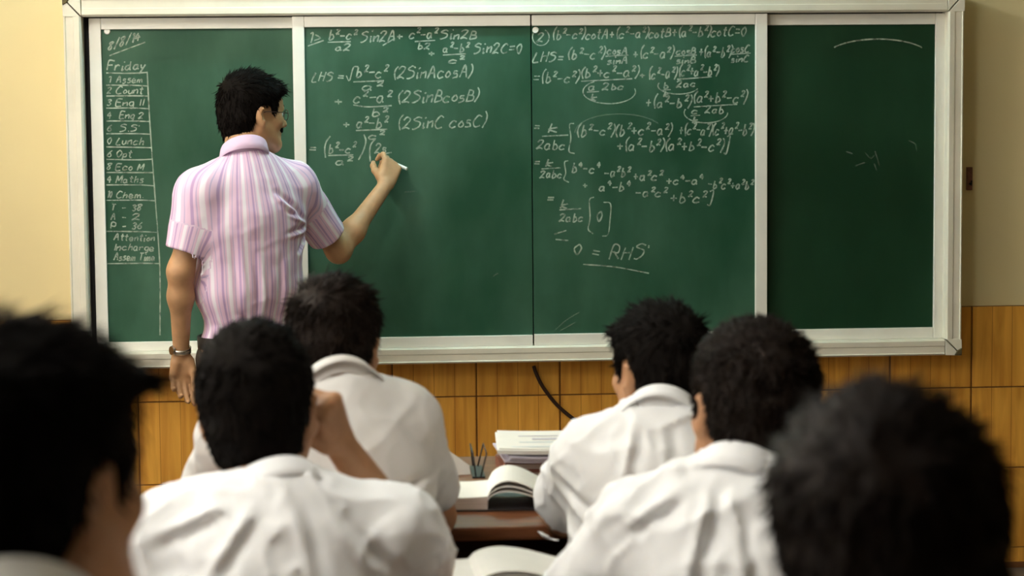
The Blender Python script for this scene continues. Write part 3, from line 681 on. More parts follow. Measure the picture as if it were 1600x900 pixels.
def sdf_mesh(prims, h, disp=None, pad=.03):
    lo = np.min([q.lo for q in prims if q.op == 'u'], axis=0)-pad; hi = np.max([q.hi for q in prims if q.op == 'u'], axis=0)+pad
    K = 4; H = h*K; nc = np.ceil((hi-lo)/H).astype(int)
    g = np.stack(np.meshgrid(*[np.arange(n) for n in nc], indexing='ij'), -1).reshape(-1, 3)
    dc = evaluate(prims, lo+(g+.5)*H, far=max(.08, 2*H))
    V = np.repeat(np.repeat(np.repeat(dc.reshape(nc), K, 0), K, 1), K, 2).astype(np.float32)
    act = g[np.abs(dc) < H*1.25+.012]
    loc = np.stack(np.meshgrid(*[np.arange(K)]*3, indexing='ij'), -1).reshape(-1, 3)
    fi = (act[:, None, :]*K+loc[None]).reshape(-1, 3)
    pts = lo+(fi+.5)*h; d = evaluate(prims, pts)
    if disp is not None: d = d+disp(pts)
    V[fi[:, 0], fi[:, 1], fi[:, 2]] = d
    org = lo+.5*h
    # surface nets
    s = V < 0; n = np.array(V.shape)
    cnt = np.zeros(n-1, np.int8)
    for a in (0, 1):
        for b in (0, 1):
            for c in (0, 1): cnt += s[a:n[0]-1+a, b:n[1]-1+b, c:n[2]-1+c]
    cell = np.argwhere((cnt > 0) & (cnt < 8)); ix = np.full(n-1, -1, np.int32); ix[tuple(cell.T)] = np.arange(len(cell))
    cor = np.array([(a, b, c) for a in (0, 1) for b in (0, 1) for c in (0, 1)])
    val = np.stack([V[tuple((cell+o).T)] for o in cor], 1); acc = np.zeros((len(cell), 3)); num = np.zeros(len(cell))
    for i in range(8):
        for j in range(i+1, 8):
            if np.abs(cor[i]-cor[j]).sum() != 1: continue
            m = (val[:, i] < 0) != (val[:, j] < 0); t_ = val[m, i]/(val[m, i]-val[m, j])
            acc[m] += cor[i]+t_[:, None]*(cor[j]-cor[i]); num[m] += 1
    vert = org+(cell+acc/num[:, None])*h
    quads = []
    for ax in range(3):
        u, w_ = [(1, 2), (2, 0), (0, 1)][ax]
        sl0 = [slice(None)]*3; sl1 = [slice(None)]*3; sl0[ax] = slice(0, n[ax]-1); sl1[ax] = slice(1, n[ax])
        e = np.argwhere(s[tuple(sl0)] != s[tuple(sl1)]); e = e[(e[:, u] > 0) & (e[:, w_] > 0) & (e[:, u] < n[u]-1) & (e[:, w_] < n[w_]-1)]
        du = np.zeros(3, int); du[u] = 1; dw = np.zeros(3, int); dw[w_] = 1
        q = np.stack([ix[tuple((e-du-dw).T)], ix[tuple((e-dw).T)], ix[tuple(e.T)], ix[tuple((e-du).T)]], 1)
        ins = s[tuple(e.T)]; q[~ins] = q[~ins][:, ::-1]; quads.append(q)
    quads = np.concatenate(quads); quads = quads[(quads >= 0).all(1)]
    return vert, quads
def np_mesh(name, v, f, m, parent, off, smooth=True, attr=None):
    me = bpy.data.meshes.new(name); v = np.asarray(v)-off; f = np.asarray(f)
    k = f.shape[1]; me.vertices.add(len(v)); me.vertices.foreach_set('co', v.astype(np.float32).ravel())
    me.loops.add(f.size); me.loops.foreach_set('vertex_index', f.astype(np.int32).ravel())
    me.polygons.add(len(f)); me.polygons.foreach_set('loop_start', np.arange(0, f.size, k, dtype=np.int32))
    me.update(calc_edges=True); me.validate()
    if smooth: me.polygons.foreach_set('use_smooth', np.ones(len(me.polygons), bool))
    if attr is not None:
        a = me.attributes.new(attr[0], 'FLOAT', 'POINT'); a.data.foreach_set('value', attr[1].astype(np.float32))
    me.materials.append(m); return link(name, me, parent)

def hand_prims(wr, d, n, right, curl, thumb=(.6, .75, .35), sc=1.0, tcurl=.35, spread=.06, fist=0):
    """palm, four unequal fingers of three bones and a thumb; n = the way the palm faces"""
    d = unit(d); n = unit(n-d*(n@d)); u = np.cross(d, n)*(1 if right else -1)
    out = []; k = .006; kn = []
    for i, (off, ln) in enumerate(((.027, .086), (.009, .089), (-.009, .085), (-.026, .078))):
        p0 = wr+d*.012*sc+u*off*.55*sc; p1 = wr+(d*ln+u*off-n*.002*abs(i-1.3))*sc; out.append(rc(p0, p1, .0155*sc, .0118*sc, .012)); kn.append(p1)
    out.append(rc(wr+(d*.03+u*.020+n*.007)*sc, wr+(d*.055+u*.022+n*.006)*sc, .016*sc, .012*sc, .012))
    out.append(rc(wr+(d*.03-u*.018+n*.006)*sc, wr+(d*.06-u*.022+n*.004)*sc, .014*sc, .011*sc, .012))
    L = ((.042, .026, .021), (.046, .030, .023), (.043, .028, .022), (.034, .021, .019))
    for i in range(4):
        c = curl[i]; c = (c, c, c*.8) if not hasattr(c, '__len__') else c
        p = kn[i]; ang = 0; r = (.0098, .0090, .0082, .0070) if i != 3 else (.0086, .0080, .0072, .0062)
        base = unit(d+u*spread*(1.5-i)); 
        for j in range(3):
            ang += c[j]; dd = unit(base*math.cos(ang)+n*math.sin(ang)); q_ = p+dd*L[i][j]*sc
            out.append(rc(p, q_, r[j]*sc, r[j+1]*sc, k)); p = q_
    p = wr+(d*.024+u*.026+n*.006)*sc; dd = unit(d*thumb[0]+u*thumb[1]+n*thumb[2])
    for j, (ln, ra, rb) in enumerate(((.040, .0145, .0118), (.032, .0112, .0100), (.026, .0100, .0080))):
        q_ = p+dd*ln*sc; out.append(rc(p, q_, ra*sc, rb*sc, .008)); p = q_; dd = unit(dd+(d*.5-u*.6+n*.25)*tcurl)
    return out

def head_prims(c, R, s=1.0, nose=1.0):
    """R columns: right, forward, up of the head"""
    g = lambda x, y, z: c+R@(V3(x, y, z)*s); o = []
    o.append(el(g(0, -.012, .030), V3(.0745, .095, .086)*s, R, .02))
    o.append(el(g(0, .030, -.028), V3(.0605, .066, .084)*s, R, .03))
    o.append(el(g(0, .062, .038), V3(.052, .034, .045)*s, R, .03))
    for x in (-1, 1):
        o.append(rc(g(x*.056, .005, -.045), g(x*.022, .078, -.098), .019*s, .018*s, .03))
        o.append(el(g(x*.038, .068, -.022), V3(.022, .022, .02)*s, R, .02))
        o.append(el(g(x*.030, .083, .022), V3(.020, .011, .006)*s, R, .012))
        o.append(el(g(x*.0315, .104, .004), V3(.015, .012, .010)*s, R, .012, 's'))
    o.append(rc(g(0, .080, -.103), g(0, .070, -.095), .020*s, .03*s, .02))
    o.append(rc(g(0, .090, .012), g(0, .1135*nose, -.028), .0075*s, .0125*s, .012))
    for x in (-1, 1): o.append(el(g(x*.012, .100, -.034), V3(.009, .010, .008)*s, R, .006))
    o.append(el(g(0, .094, -.058), V3(.024, .010, .006)*s, R, .008)); o.append(el(g(0, .092, -.070), V3(.021, .010, .006)*s, R, .008))
    for x in (-1, 1):
        Re = R@rotz(-x*.55)@roty(x*.16)
        o.append(el(g(x*.0835, -.010, -.006), V3(.0085, .0195, .032)*s, Re, .007))
        o.append(el(g(x*.0795, -.002, -.032), V3(.0075, .0105, .012)*s, Re, .006))
        o.append(el(g(x*.0905, -.002, -.002), V3(.006, .0095, .018)*s, Re, .005, 's'))
    return o

def hair_prims(c, R, st_, s=1.0):
    g = lambda x, y, z: c+R@(V3(x, y, z)*s); o = []
    th = st_.get('th', .016); tp = st_.get('top', .022)
    o.append(el(g(0, -.014, .030), V3(.0755+th*.75, .096+th, .086+th)*s, R, .02))
    o.append(el(g(0, -.010, .058), V3(.066+th*.7, .088+th*.7, .060+tp)*s, R, .03))
    o.append(el(g(0, -.045, -.028), V3(.062+th*.5, .062+th*.45, .062)*s, R, .03))
    for e in st_.get('extra', ()): o.append(el(g(*e[0]), V3(*e[1])*s, R@rotx(e[2] if len(e) > 2 else 0), .02))
    return o
def hair_cut(st_):
    """height of the hairline as a function of the head's own forward axis"""
    np_ = st_.get('nape', -.088); fr = st_.get('front', .062); sb = st_.get('side', -.030)
    ys_ = [-.14, -.075, -.045, -.022, -.008, .012, .030, .038, .052, .075, .13]
    zs_ = [np_, np_, np_+.014, -.030, .026, .032, .026, sb, sb+.02, fr, fr+.004]
    return ys_, zs_
def make_hair(name, c, R, st_, m, parent, off, s=1.0, nst=3800, seed=1):
    r = np.random.default_rng(seed); pr = hair_prims(c, R, st_, s); ys_, zs_ = hair_cut(st_)
    nf = st_.get('rough', .005); fq = st_.get('freq', 38)
    def disp(p):
        q = ((p-c)@R)/s; cut = (np.interp(q[:, 1], ys_, zs_)-q[:, 2])*s*.8
        inner = None
        n1 = vnoise(p*fq+seed*7.3)*nf+vnoise(p*np.array([95, 95, 40])+seed)*nf*.45
        return n1, cut
    # the cap: displaced hair volume, cut along the hairline
    class Q: pass
    base = evaluate
    lo = np.min([q.lo for q in pr], axis=0); hi = np.max([q.hi for q in pr], axis=0)
    whole = pr
    def fnall(p):
        d = np.full(len(p), 1.0)
        for q in whole:
            v = q.fn(p); h = np.maximum(q.k-np.abs(d-v), 0)/q.k; d = np.minimum(d, v)-h*h*q.k*.25
        n1, cut = disp(p); d = d+n1
        h = np.maximum(.012-np.abs(d-cut), 0)/.012
        return np.maximum(d, cut)+h*h*.003
    v, f = sdf_mesh([Prim(fnall, lo, hi, .001, 'u')], .005*max(1, s))
    hp = np_mesh(name, v, f, m, parent, off)
    # strands laid over the cap
    me = hp.data; nv = np.empty(len(me.vertices)*3, np.float32); me.vertices.foreach_get('normal', nv); nv = nv.reshape(-1, 3)
    q = ((v-c)@R)/s; ok = np.nonzero((q[:, 2] > np.interp(q[:, 1], ys_, zs_)+.006) & ((np.abs(q[:, 0]) > .045) | (q[:, 1] < .085)))[0]
    sel = r.choice(ok, nst); p0 = v[sel]+r.normal(0, .0015, (nst, 3)); nn = nv[sel]
    wh = c+R@(V3(*st_.get('whorl', (.01, -.075, .085)))*s)
    fl = p0-wh; fl = fl/np.linalg.norm(fl, axis=1, keepdims=True)
    ql = q[sel]; comb = R@V3(*st_.get('comb', (.4, .5, 0)))
    topm = np.clip((ql[:, 2]-.05)/.05, 0, 1)[:, None]
    fl = fl*(1-topm*.6)+comb[None]*topm*.6; fl = fl-R[:, 2][None]*(1-topm)*.6
    fl = fl-nn*(fl*nn).sum(1, keepdims=True); fl = fl/(np.linalg.norm(fl, axis=1, keepdims=True)+1e-6)
    lift = st_.get('lift', .22); ln = st_.get('len', .028)*s*r.uniform(.6, 1.3, nst)[:, None]*(.55+.45*topm+.25)
    rnd = r.normal(0, .16, (nst, 3))
    d1 = fl+nn*lift+rnd; d1 /= np.linalg.norm(d1, axis=1, keepdims=True)
    d2 = fl+nn*(lift*.2)+rnd*1.5; d2 /= np.linalg.norm(d2, axis=1, keepdims=True)
    p0 = p0-nn*.003; p1 = p0+d1*ln*.55; p2 = p1+d2*ln*.45
    side = np.cross(d1, nn); side /= (np.linalg.norm(side, axis=1, keepdims=True)+1e-6); b2_ = np.cross(side, d1)
    rad = st_.get('rad', .0014)*s; vs_ = []
    for pp, rr in ((p0, rad), (p1, rad*.85)):
        for a in (0, 2.094, 4.189): vs_.append(pp+side*(rr*math.cos(a))+b2_*(rr*math.sin(a)))
    vs_.append(p2); V_ = np.stack(vs_, 1).reshape(-1, 3); b_ = np.arange(nst)*7
    F_ = []
    for a in range(3):
        e = (a+1) % 3; F_ += [np.stack([b_+a, b_+e, b_+3+e], 1), np.stack([b_+a, b_+3+e, b_+3+a], 1), np.stack([b_+3+a, b_+3+e, b_+6], 1)]
    hs = np_mesh('hair_strands', V_, np.concatenate(F_), m, hp, off*0+off, smooth=True); hs['kind'] = 'stuff'
    return hp

def collar(name, nb, ax, fwd, m, parent, off, r=.060, h=.026, fall=.036, gap=.35, tilt=.35, open_=0.0):
    """shirt collar: a standing band folded over into a fall, open at the throat"""
    ax = unit(ax); fwd = unit(fwd-ax*(fwd@ax)); rt_ = np.cross(fwd, ax); n = 40; prof_n = 8; v, f = [], []
    for i in range(n+1):
        th = -math.pi+gap+(2*math.pi-2*gap)*i/n        # 0 = back
        fr = (1-math.cos(th))/2                         # 0 back, 1 front
        dirv = -fwd*math.cos(th)+rt_*math.sin(th)
        drop = -tilt*fr*r*1.1
        wob = .0015*math.sin(th*5+1.3)
        hh = h*(1-.35*fr); fl = fall*(1+.35*fr**2)
        pf = [(r+.000, -.018), (r+.003, hh*.7), (r+.006, hh), (r+.0085, hh+.001), (r+.0105, hh-.004), (r+.0145, hh-fl*.5), (r+.021+.006*fr+wob, hh-fl), (r+.018+.006*fr+wob, hh-fl-.001), (r+.009, hh-fl*.5), (r+.004, -.018)]
        for rr, zz in pf: v.append(nb+dirv*rr*(1.0+.02*math.cos(th))+ax*(zz+drop))
    k = 10
    for i in range(n):
        for j in range(k): f.append((i*k+j, i*k+(j+1) % k, (i+1)*k+(j+1) % k, (i+1)*k+j))
    f.append(tuple(range(4))); 
    f = f[:-1]
    o = np_mesh(name, np.array(v), np.array(f), m, parent, off)
    bm = bmesh.new(); bm.from_mesh(o.data); bmesh.ops.holes_fill(bm, edges=[e for e in bm.edges if e.is_boundary], sides=0); bmesh.ops.recalc_face_normals(bm, faces=bm.faces[:]); bm.to_mesh(o.data); bm.free()
    return o

def grooves(lines):
    """sharp cloth creases on the back: (x0, z0, x1, z1, depth, width) in the trunk's own metres"""
    def fn(q):
        out = np.zeros(len(q)); back = np.clip(-q[:, 1]/.05, 0, 1)
        for x0, z0, x1, z1, dp, wd in lines:
            ax, az = x1-x0, z1-z0; L2 = ax*ax+az*az; t_ = np.clip(((q[:, 0]-x0)*ax+(q[:, 2]-z0)*az)/L2, 0, 1)
            dx, dz = q[:, 0]-x0-t_*ax, q[:, 2]-z0-t_*az; nrm = (dx*az-dz*ax)/math.sqrt(L2); dd = np.sqrt(dx*dx+dz*dz)
            g_ = np.exp(-(dd/wd)**2)-.8*np.exp(-((nrm-wd*1.8)/wd)**2)*np.exp(-(np.maximum(dd-wd*1.8, 0)/wd)**2); out += dp*g_*np.sin(np.pi*np.clip(t_*.9+.05, 0, 1))*back
        return out
    return fn
def person(S):
    """S: joints in world metres and the look of one figure"""
    J_ = {k: np.asarray(v, float) for k, v in S['j'].items()}
    off = np.array([J_['pelvis'][0], J_['pelvis'][1], 0.0]); root = empty('person', off); tag(root, S['label'], 'person', S.get('group'))
    R = rotz(-S['yaw'])@rotx(-S.get('pitch', 0))@roty(S.get('roll', 0)); hs = S.get('hs', 1.0); hc = J_['head']
    pv, nb, sl, sr = J_['pelvis'], J_['neck'], J_['sl'], J_['sr']
    tax = unit(nb-pv); rax = unit(sr-sl); rax = unit(rax-tax*(rax@tax)); fax = np.cross(tax, rax); RB = np.stack([rax, fax, tax], 1); Lt = np.linalg.norm(nb-pv)
    bd = S.get('build', 1.0)
    def torso(g, k=.06, loose=0.0, trap=.040):
        o = [el(pv+tax*.0, V3(.150*bd, .112*bd, .115)+g, RB, k), el(pv+tax*Lt*.36, V3(.132*bd+loose, .100*bd+loose, .165)+g, RB, k),
             el(pv+tax*Lt*.66+fax*S.get('hunch', -.01), V3(.155*bd+loose*.6, .108*bd+loose*.5, .175)+g, RB, k)]
        up_ = nb-tax*.075-fax*.01
        for s_ in (sl, sr):
            o.append(rc(up_+(s_-up_)*.15, s_-tax*.0, .072*bd+g, .056*bd+g, .05)); o.append(rc(nb-tax*.015-fax*.012, s_+(nb-s_)*.12+tax*.012, trap+g, .038+g, .045))
        return o
    arms = {}
    body = torso(0.0)
    hb = hc+R@(V3(0, -.030, -.062)*hs); body.append(rc(nb-tax*.03, hb, .056*bd, .052*bd, .025)); body.append(rc(nb-tax*.01+fax*.02, hc+R@(V3(0, .02, -.08)*hs), .042, .04, .025))
    body += head_prims(hc, R, hs, S.get('nose', 1.0))
    for sd, s_, e_, w_ in (('l', sl, J_['el'], J_['wl']), ('r', sr, J_['er'], J_['wr'])):
        ar = S.get('arm', 1.0)
        body.append(rc(s_, e_, .047*ar, .038*ar, .03)); mid = e_+(w_-e_)*.3
        body.append(rc(e_, mid, .036*ar, .0365*ar, .035)); body.append(rc(mid, w_, .0365*ar, .0255*ar, .035))
        body += hand_prims(w_, *S['hand_'+sd][:2], sd == 'r', **S['hand_'+sd][2])
    legs = []
    for sd in 'lr':
        h_, k_, a_ = J_['h'+sd], J_['k'+sd], J_['a'+sd]; ft = S.get('foot', V3(0, 1, 0))
        legs.append((h_, k_, a_)); body.append(rc(h_, k_, .072, .05, .03)); body.append(rc(k_, a_, .05, .036, .02)); body.append(rc(a_+V3(0, 0, -.04), a_+ft*.13+V3(0, 0, -.055), .032, .025, .02))
    v, f = sdf_mesh(body, S.get('vox', .0055)); np_mesh('body', v, f, S['skin'], root, off)
    # shirt
    g = .010; lo_ = S.get('loose', .012)
    sh = torso(g, .06, lo_, S.get('trap', .036)); sl_r = S.get('sleeve', .066)
    cuts = []
    for s_, e_, t_ in ((sl, J_['el'], S.get('cuff_l', .72)), (sr, J_['er'], S.get('cuff_r', .72))):
        cf = s_+(e_-s_)*t_; dd = unit(e_-s_)
        sh.append(rc(s_-dd*.0, cf+dd*.05, .062*bd+g*.5, sl_r, .035))
        cuts.append(cuff_cut(cf, dd, sl_r+S.get('cutpad', .022))); cuts.append(rc(cf-dd*.06, cf+dd*.1, sl_r-.010, sl_r-.005, .004, 's'))
    hem = pv+tax*S.get('hem', -.02); cuts.append(half(hem, -tax, .34))
    # an opening for the neck
    cuts.append(rc(nb-tax*.005+fax*.012, nb+tax*.12, .050, .070, .012, 's'))
    fa, seed = S.get('fold', .006), S.get('seed', 1)
    def disp(p):
        q = (p-pv)@RB
        a = vnoise(np.stack([q[:, 0]*15+q[:, 2]*2, q[:, 1]*13, q[:, 2]*4.5], 1)+seed*3.1)
        b = 1-np.abs(vnoise(np.stack([q[:, 0]*7+q[:, 2]*9, q[:, 1]*8, q[:, 2]*13-q[:, 0]*6], 1)+seed*5.7))*2
        c_ = vnoise(p*26+seed); e_ = 1-np.abs(vnoise(np.stack([q[:, 0]*24+q[:, 2]*12, q[:, 1]*22, q[:, 2]*17-q[:, 0]*14], 1)+seed*9.1))*2.2
        return -(a*fa+(np.clip(b, 0, 1)**2*1.3+np.clip(e_, 0, 1)**2*.75)*fa*S.get('ridge', 1.0)+c_*fa*.35)+S.get('crease', lambda q: 0)(q)
    v, f = sdf_mesh(sh+cuts, S.get('voxs', .006), disp)
    # stripe coordinate: across the back on the trunk, around the arm on the sleeves
    q = (v-pv)@RB; x = np.arctan2(q[:, 0], -q[:, 1]+.02)*.155
    for s_, e_ in ((sl, J_['el']), (sr, J_['er'])):
        dd = unit(e_-s_); w_ = v-s_; along = w_@dd; pr = w_-along[:, None]*dd; dist = np.linalg.norm(pr, axis=1)
        a1 = unit(np.cross(dd, V3(0, 0, 1) if abs(dd[2]) < .9 else V3(1, 0, 0))); a2 = np.cross(dd, a1)
        ang = np.arctan2(pr@a2, pr@a1)*.066; m = (along > .10) & (dist < .09); x[m] = ang[m]
    so = np_mesh('shirt', v, f, S['shirt'], root, off, attr=('stripe', x))
    if S.get('shirt_label'): so['label'] = S['shirt_label']
    nax = unit(unit(hb-nb)*.6+tax*.4); collar('collar', nb+tax*S.get('collar_up', .0)-fax*.004, nax, fax, S.get('collar_m', S['shirt']), root, off, **S.get('collar', {}))
    # trousers, belt, shoes
    tr = [el(pv-tax*.03, V3(.158*bd, .122*bd, .12), RB, .05)]
    for (h_, k_, a_) in legs: tr += [rc(h_, k_, .088, .068, .05), rc(k_, a_+V3(0, 0, .0), .068, .062, .03)]
    trc = [half(pv+tax*S.get('waist', .03), tax, .3)]
    v, f = sdf_mesh(tr+trc, .009, lambda p: -vnoise(p*np.array([14, 14, 9])+seed)*.006); np_mesh('trousers', v, f, S['trousers'], root, off)
    if S.get('belt'):
        n = 40; vv, ff = [], []
        for i in range(n):
            a = 2*math.pi*i/n; dr = rax*math.cos(a)*(.152*bd)+fax*math.sin(a)*(.118*bd); b0 = pv+tax*(S['waist']-.006)
            for k_, z_ in ((1.0, -.018), (1.04, -.018), (1.04, .018), (1.0, .018)): vv.append(b0+dr*k_+tax*z_)
        for i in range(n):
            for j in range(4): ff.append((i*4+j, i*4+(j+1) % 4, ((i+1) % n)*4+(j+1) % 4, ((i+1) % n)*4+j))
        np_mesh('belt', np.array(vv), np.array(ff), M_leather, root, off)
    for (h_, k_, a_) in legs:
        ft = S.get('foot', V3(0, 1, 0)); b0 = V3(a_[0], a_[1], 0)
        pr = [rc(b0-ft*.04+V3(0, 0, .042), b0+ft*.15+V3(0, 0, .036), .040, .034, .02), rc(b0+V3(0, 0, .045), b0+V3(0, 0, .085), .042, .044, .02), half(b0+V3(0, 0, .004), V3(0, 0, -1), .3), half(b0+V3(0, 0, .10), V3(0, 0, 1), .3)]
        v, f = sdf_mesh(pr, .008); np_mesh('shoe', v, f, M_leather, root, off)
    # face details and hair
    for x_ in (-1, 1):
        c_ = hc+R@(V3(x_*.0315, .083, .004)*hs); bm = bmesh.new(); bmesh.ops.create_uvsphere(bm, u_segments=14, v_segments=10, radius=.0115*hs, matrix=Matrix.Translation(c_-off))
        eo = finish(bm, 'eye', M_eye, root, smooth=True)
        bm = bmesh.new(); bmesh.ops.create_uvsphere(bm, u_segments=12, v_segments=8, radius=.0058*hs, matrix=Matrix.Translation(c_+R@V3(0, .0068*hs, 0)-off)); finish(bm, 'iris', M_iris, eo, smooth=True)
        eb = [rc(hc+R@(V3(x_*.014, .0955, .024)*hs), hc+R@(V3(x_*.032, .0925, .031)*hs), .0042, .0045, .003), rc(hc+R@(V3(x_*.032, .0925, .031)*hs), hc+R@(V3(x_*.050, .079, .025)*hs), .0045, .0025, .003)]
        v, f = sdf_mesh(eb, .002); np_mesh('eyebrow', v, f, S['hair_m'], root, off)
    make_hair('hair', hc, R, S['hair'], S['hair_m'], root, off, hs, S.get('nst', 3800), seed)
    return root, R, off

# ------------------------------------------------------------------ the people
def seated(S, seat, hip_y=None):
    """legs of a sitting figure on a bench of height seat"""
    j = S['j']; n = np.asarray(j['neck'], float); y = hip_y if hip_y is not None else n[1]-.05
    pv = V3(S.get('px', n[0]), y, seat+.138); j['pelvis'] = pv; kx = S.get('knee', .13)
    for sd, s_ in (('l', -1), ('r', 1)):
        j['h'+sd] = pv+V3(s_*.085, .03, -.042); j['k'+sd] = pv+V3(s_*kx, .40, -.045); j['a'+sd] = V3(pv[0]+s_*kx, pv[1]+.42, .085)
    S['waist'] = .02; return S
REST = dict(curl=(.45, .5, .5, .55))
WR_ = dict(shirt=M_white, skin=M_skin, trousers=M_trouser, group='schoolboys on the benches')
# boy A: white shirt, fist at his right cheek
j = dict(head=P(404, 645, -3.92), neck=P(430, 768, -4.00), sl=P(268, 842, -4.02), sr=P(612, 838, -3.98), er=P(662, 880, -3.70), wr=P(531, 694, -3.80))
j['el'] = j['sl']+V3(-.05, .14, -.20); j['wl'] = V3(j['el'][0]+.10, -3.60, .845)
S = seated(dict(WR_, j=j, label='schoolboy in white shirt resting his head on his raised right fist', yaw=.12, roll=-.07, pitch=.02, hair_m=M_hair, seed=3, fold=.006, crease=grooves(((-.02, .46, -.10, .34, .010, .010), (.03, .46, .06, .36, .009, .010), (.07, .47, .16, .36, .010, .011), (-.07, .45, -.18, .40, .009, .010))),
     hair=dict(th=.013, top=.020, nape=-.100, rough=.004, lift=.16, len=.02), skin=M_skin,
     hand_l=(V3(.35, .93, -.05), V3(0, 0, -1), REST), hand_r=(P(508, 636, -3.85)-j['wr'], V3(-.75, .35, .1), dict(curl=(1.35, 1.4, 1.4, 1.4), thumb=(.8, .35, .5))), collar=dict()), .44, -4.08)
person(S)
# boy B: fuzzy hair, left ear showing, left arm out on the desk
j = dict(head=P(1171, 645, -3.94), neck=P(1158, 748, -4.00), sl=P(1012, 822, -3.98), sr=P(1318, 815, -4.02), el=P(880, 975, -3.885))
j['wl'] = V3(j['el'][0]+.16, -3.62, .845); j['er'] = j['sr']+V3(.06, .12, -.20); j['wr'] = V3(j['er'][0]-.06, -3.60, .845)
S = seated(dict(WR_, j=j, label='schoolboy in white shirt with short fuzzy hair and his left ear showing', yaw=-.28, roll=.12, pitch=.05, hs=1.02, hair_m=M_hair_b, seed=5, fold=.007, crease=grooves(((-.03, .47, -.08, .30, .012, .011), (-.08, .46, -.17, .40, .011, .010), (.0, .44, .02, .30, .009, .012))), cuff_l=.86,
     hair=dict(th=.014, top=.020, nape=-.070, rough=.0045, freq=60, lift=.75, len=.016, rad=.0012), nst=6500,
     hand_l=(V3(.2, .95, -.03), V3(0, 0, -1), REST), hand_r=(V3(-.4, .9, -.03), V3(0, 0, -1), REST), collar=dict(h=.032, fall=.044)), .44, -4.08)
person(S)
# boy C: first row left, hunched over the desk
j = dict(head=P(522, 545, -3.24), neck=P(528, 607, -3.35), sl=P(368, 682, -3.36), sr=P(630, 662, -3.31), el=P(322, 800, -3.14), er=P(677, 806, -3.10))
j['wl'] = V3(j['el'][0]+.14, -2.86, .845); j['wr'] = V3(j['er'][0]-.07, -2.86, .845)
S = seated(dict(WR_, j=j, label='schoolboy in greyish white shirt with brown-black hair just below the writing teacher', yaw=.22, roll=.0, pitch=.22, hs=.94, hair_m=M_hair_b, seed=8, fold=.005, ridge=.6, crease=grooves(((.03, .38, .17, .40, .010, .008), (.02, .31, .17, .335, .010, .008), (.04, .25, .16, .28, .009, .008))), hunch=-.03,
     hair=dict(th=.015, top=.020, nape=-.085, rough=.005, lift=.2, len=.030, rad=.0014, comb=(.6, .6, 0)), nst=4500, shirt=M_white_shade, collar_m=M_white_shade,
     hand_l=(V3(.5, .85, -.03), V3(0, 0, -1), REST), hand_r=(V3(-.35, .93, -.03), V3(0, 0, -1), REST), collar=dict(h=.018, fall=.026), sleeve=.064), .44, -3.30)
person(S)
# boy D: first row right, face turned to the left
j = dict(head=P(1030, 582, -3.24), neck=P(1037, 655, -3.34), sl=P(928, 716, -3.30), sr=P(1152, 712, -3.38), el=P(884, 802, -3.07), wl=P(866, 770, -2.82))
j['er'] = j['sr']+V3(.05, .20, -.16); j['wr'] = V3(j['er'][0]-.10, -2.86, .845)
S = seated(dict(WR_, j=j, label='black-haired schoolboy in white shirt turning his face left at the first desk', yaw=-.52, roll=.02, pitch=.05, hs=.94, hair_m=M_hair, seed=12, fold=.006, crease=grooves(((-.02, .48, -.04, .34, .009, .010), (.03, .48, .05, .36, .008, .010), (-.18, .36, -.10, .30, .009, .010))),
     hair=dict(th=.013, top=.020, nape=-.085, rough=.005, lift=.14, len=.026, extra=(((-.005, .085, .078), (.050, .040, .024), -.2),)),
     hand_l=(V3(-.15, .97, -.12), V3(.1, 0, -1), REST), hand_r=(V3(-.4, .9, -.03), V3(0, 0, -1), REST), collar=dict(), sleeve=.072), .44, -3.32)
person(S)
# boy E: dark blurred head in the right foreground
j = dict(head=P(1392, 880, -5.36), neck=P(1375, 1120, -5.45)); n_ = j['neck']
j['sl'] = n_+V3(-.175, .0, -.075); j['sr'] = n_+V3(.175, 0, -.075); j['el'] = j['sl']+V3(-.04, .16, -.20); j['er'] = j['sr']+V3(.04, .16, -.20)
j['wl'] = V3(j['el'][0]+.08, -4.94, .85); j['wr'] = V3(j['er'][0]-.08, -4.94, .85)
S = seated(dict(WR_, j=j, label='blurred black-haired schoolboy seen from behind in the right foreground', yaw=.08, roll=-.10, pitch=.08, hs=1.02, hair_m=M_hair_b, seed=17,
     hair=dict(th=.021, top=.024, nape=-.095, rough=.005, lift=.16, len=.026, rad=.0016), nst=5200,
     hand_l=(V3(.35, .93, -.03), V3(0, 0, -1), REST), hand_r=(V3(-.35, .93, -.03), V3(0, 0, -1), REST), collar=dict(), vox=.008), .50, -5.44)
person(S)
# boy F: left foreground, turned to the right
j = dict(head=P(44, 765, -5.36), neck=P(34, 985, -5.45)); n_ = j['neck']
j['sl'] = n_+V3(-.172, .05, -.075); j['sr'] = n_+V3(.172, -.05, -.075); j['el'] = j['sl']+V3(-.03, .18, -.20); j['er'] = j['sr']+V3(.05, .16, -.20)
j['wl'] = V3(j['el'][0]+.08, -4.94, .85); j['wr'] = V3(j['er'][0]-.06, -4.94, .85)
S = seated(dict(WR_, j=j, label='blurred schoolboy in the left foreground with his face turned right', yaw=.62, roll=0, pitch=.0, hs=.97, hair_m=M_hair, seed=21,
     hair=dict(th=.015, top=.020, nape=-.095, rough=.004, lift=.2, len=.03, extra=(((.0, .088, .082), (.055, .040, .022), -.15),)),
     hand_l=(V3(.35, .93, -.03), V3(0, 0, -1), REST), hand_r=(V3(-.35, .93, -.03), V3(0, 0, -1), REST), collar=dict(h=.032), vox=.007), .50, -5.44)
person(S)
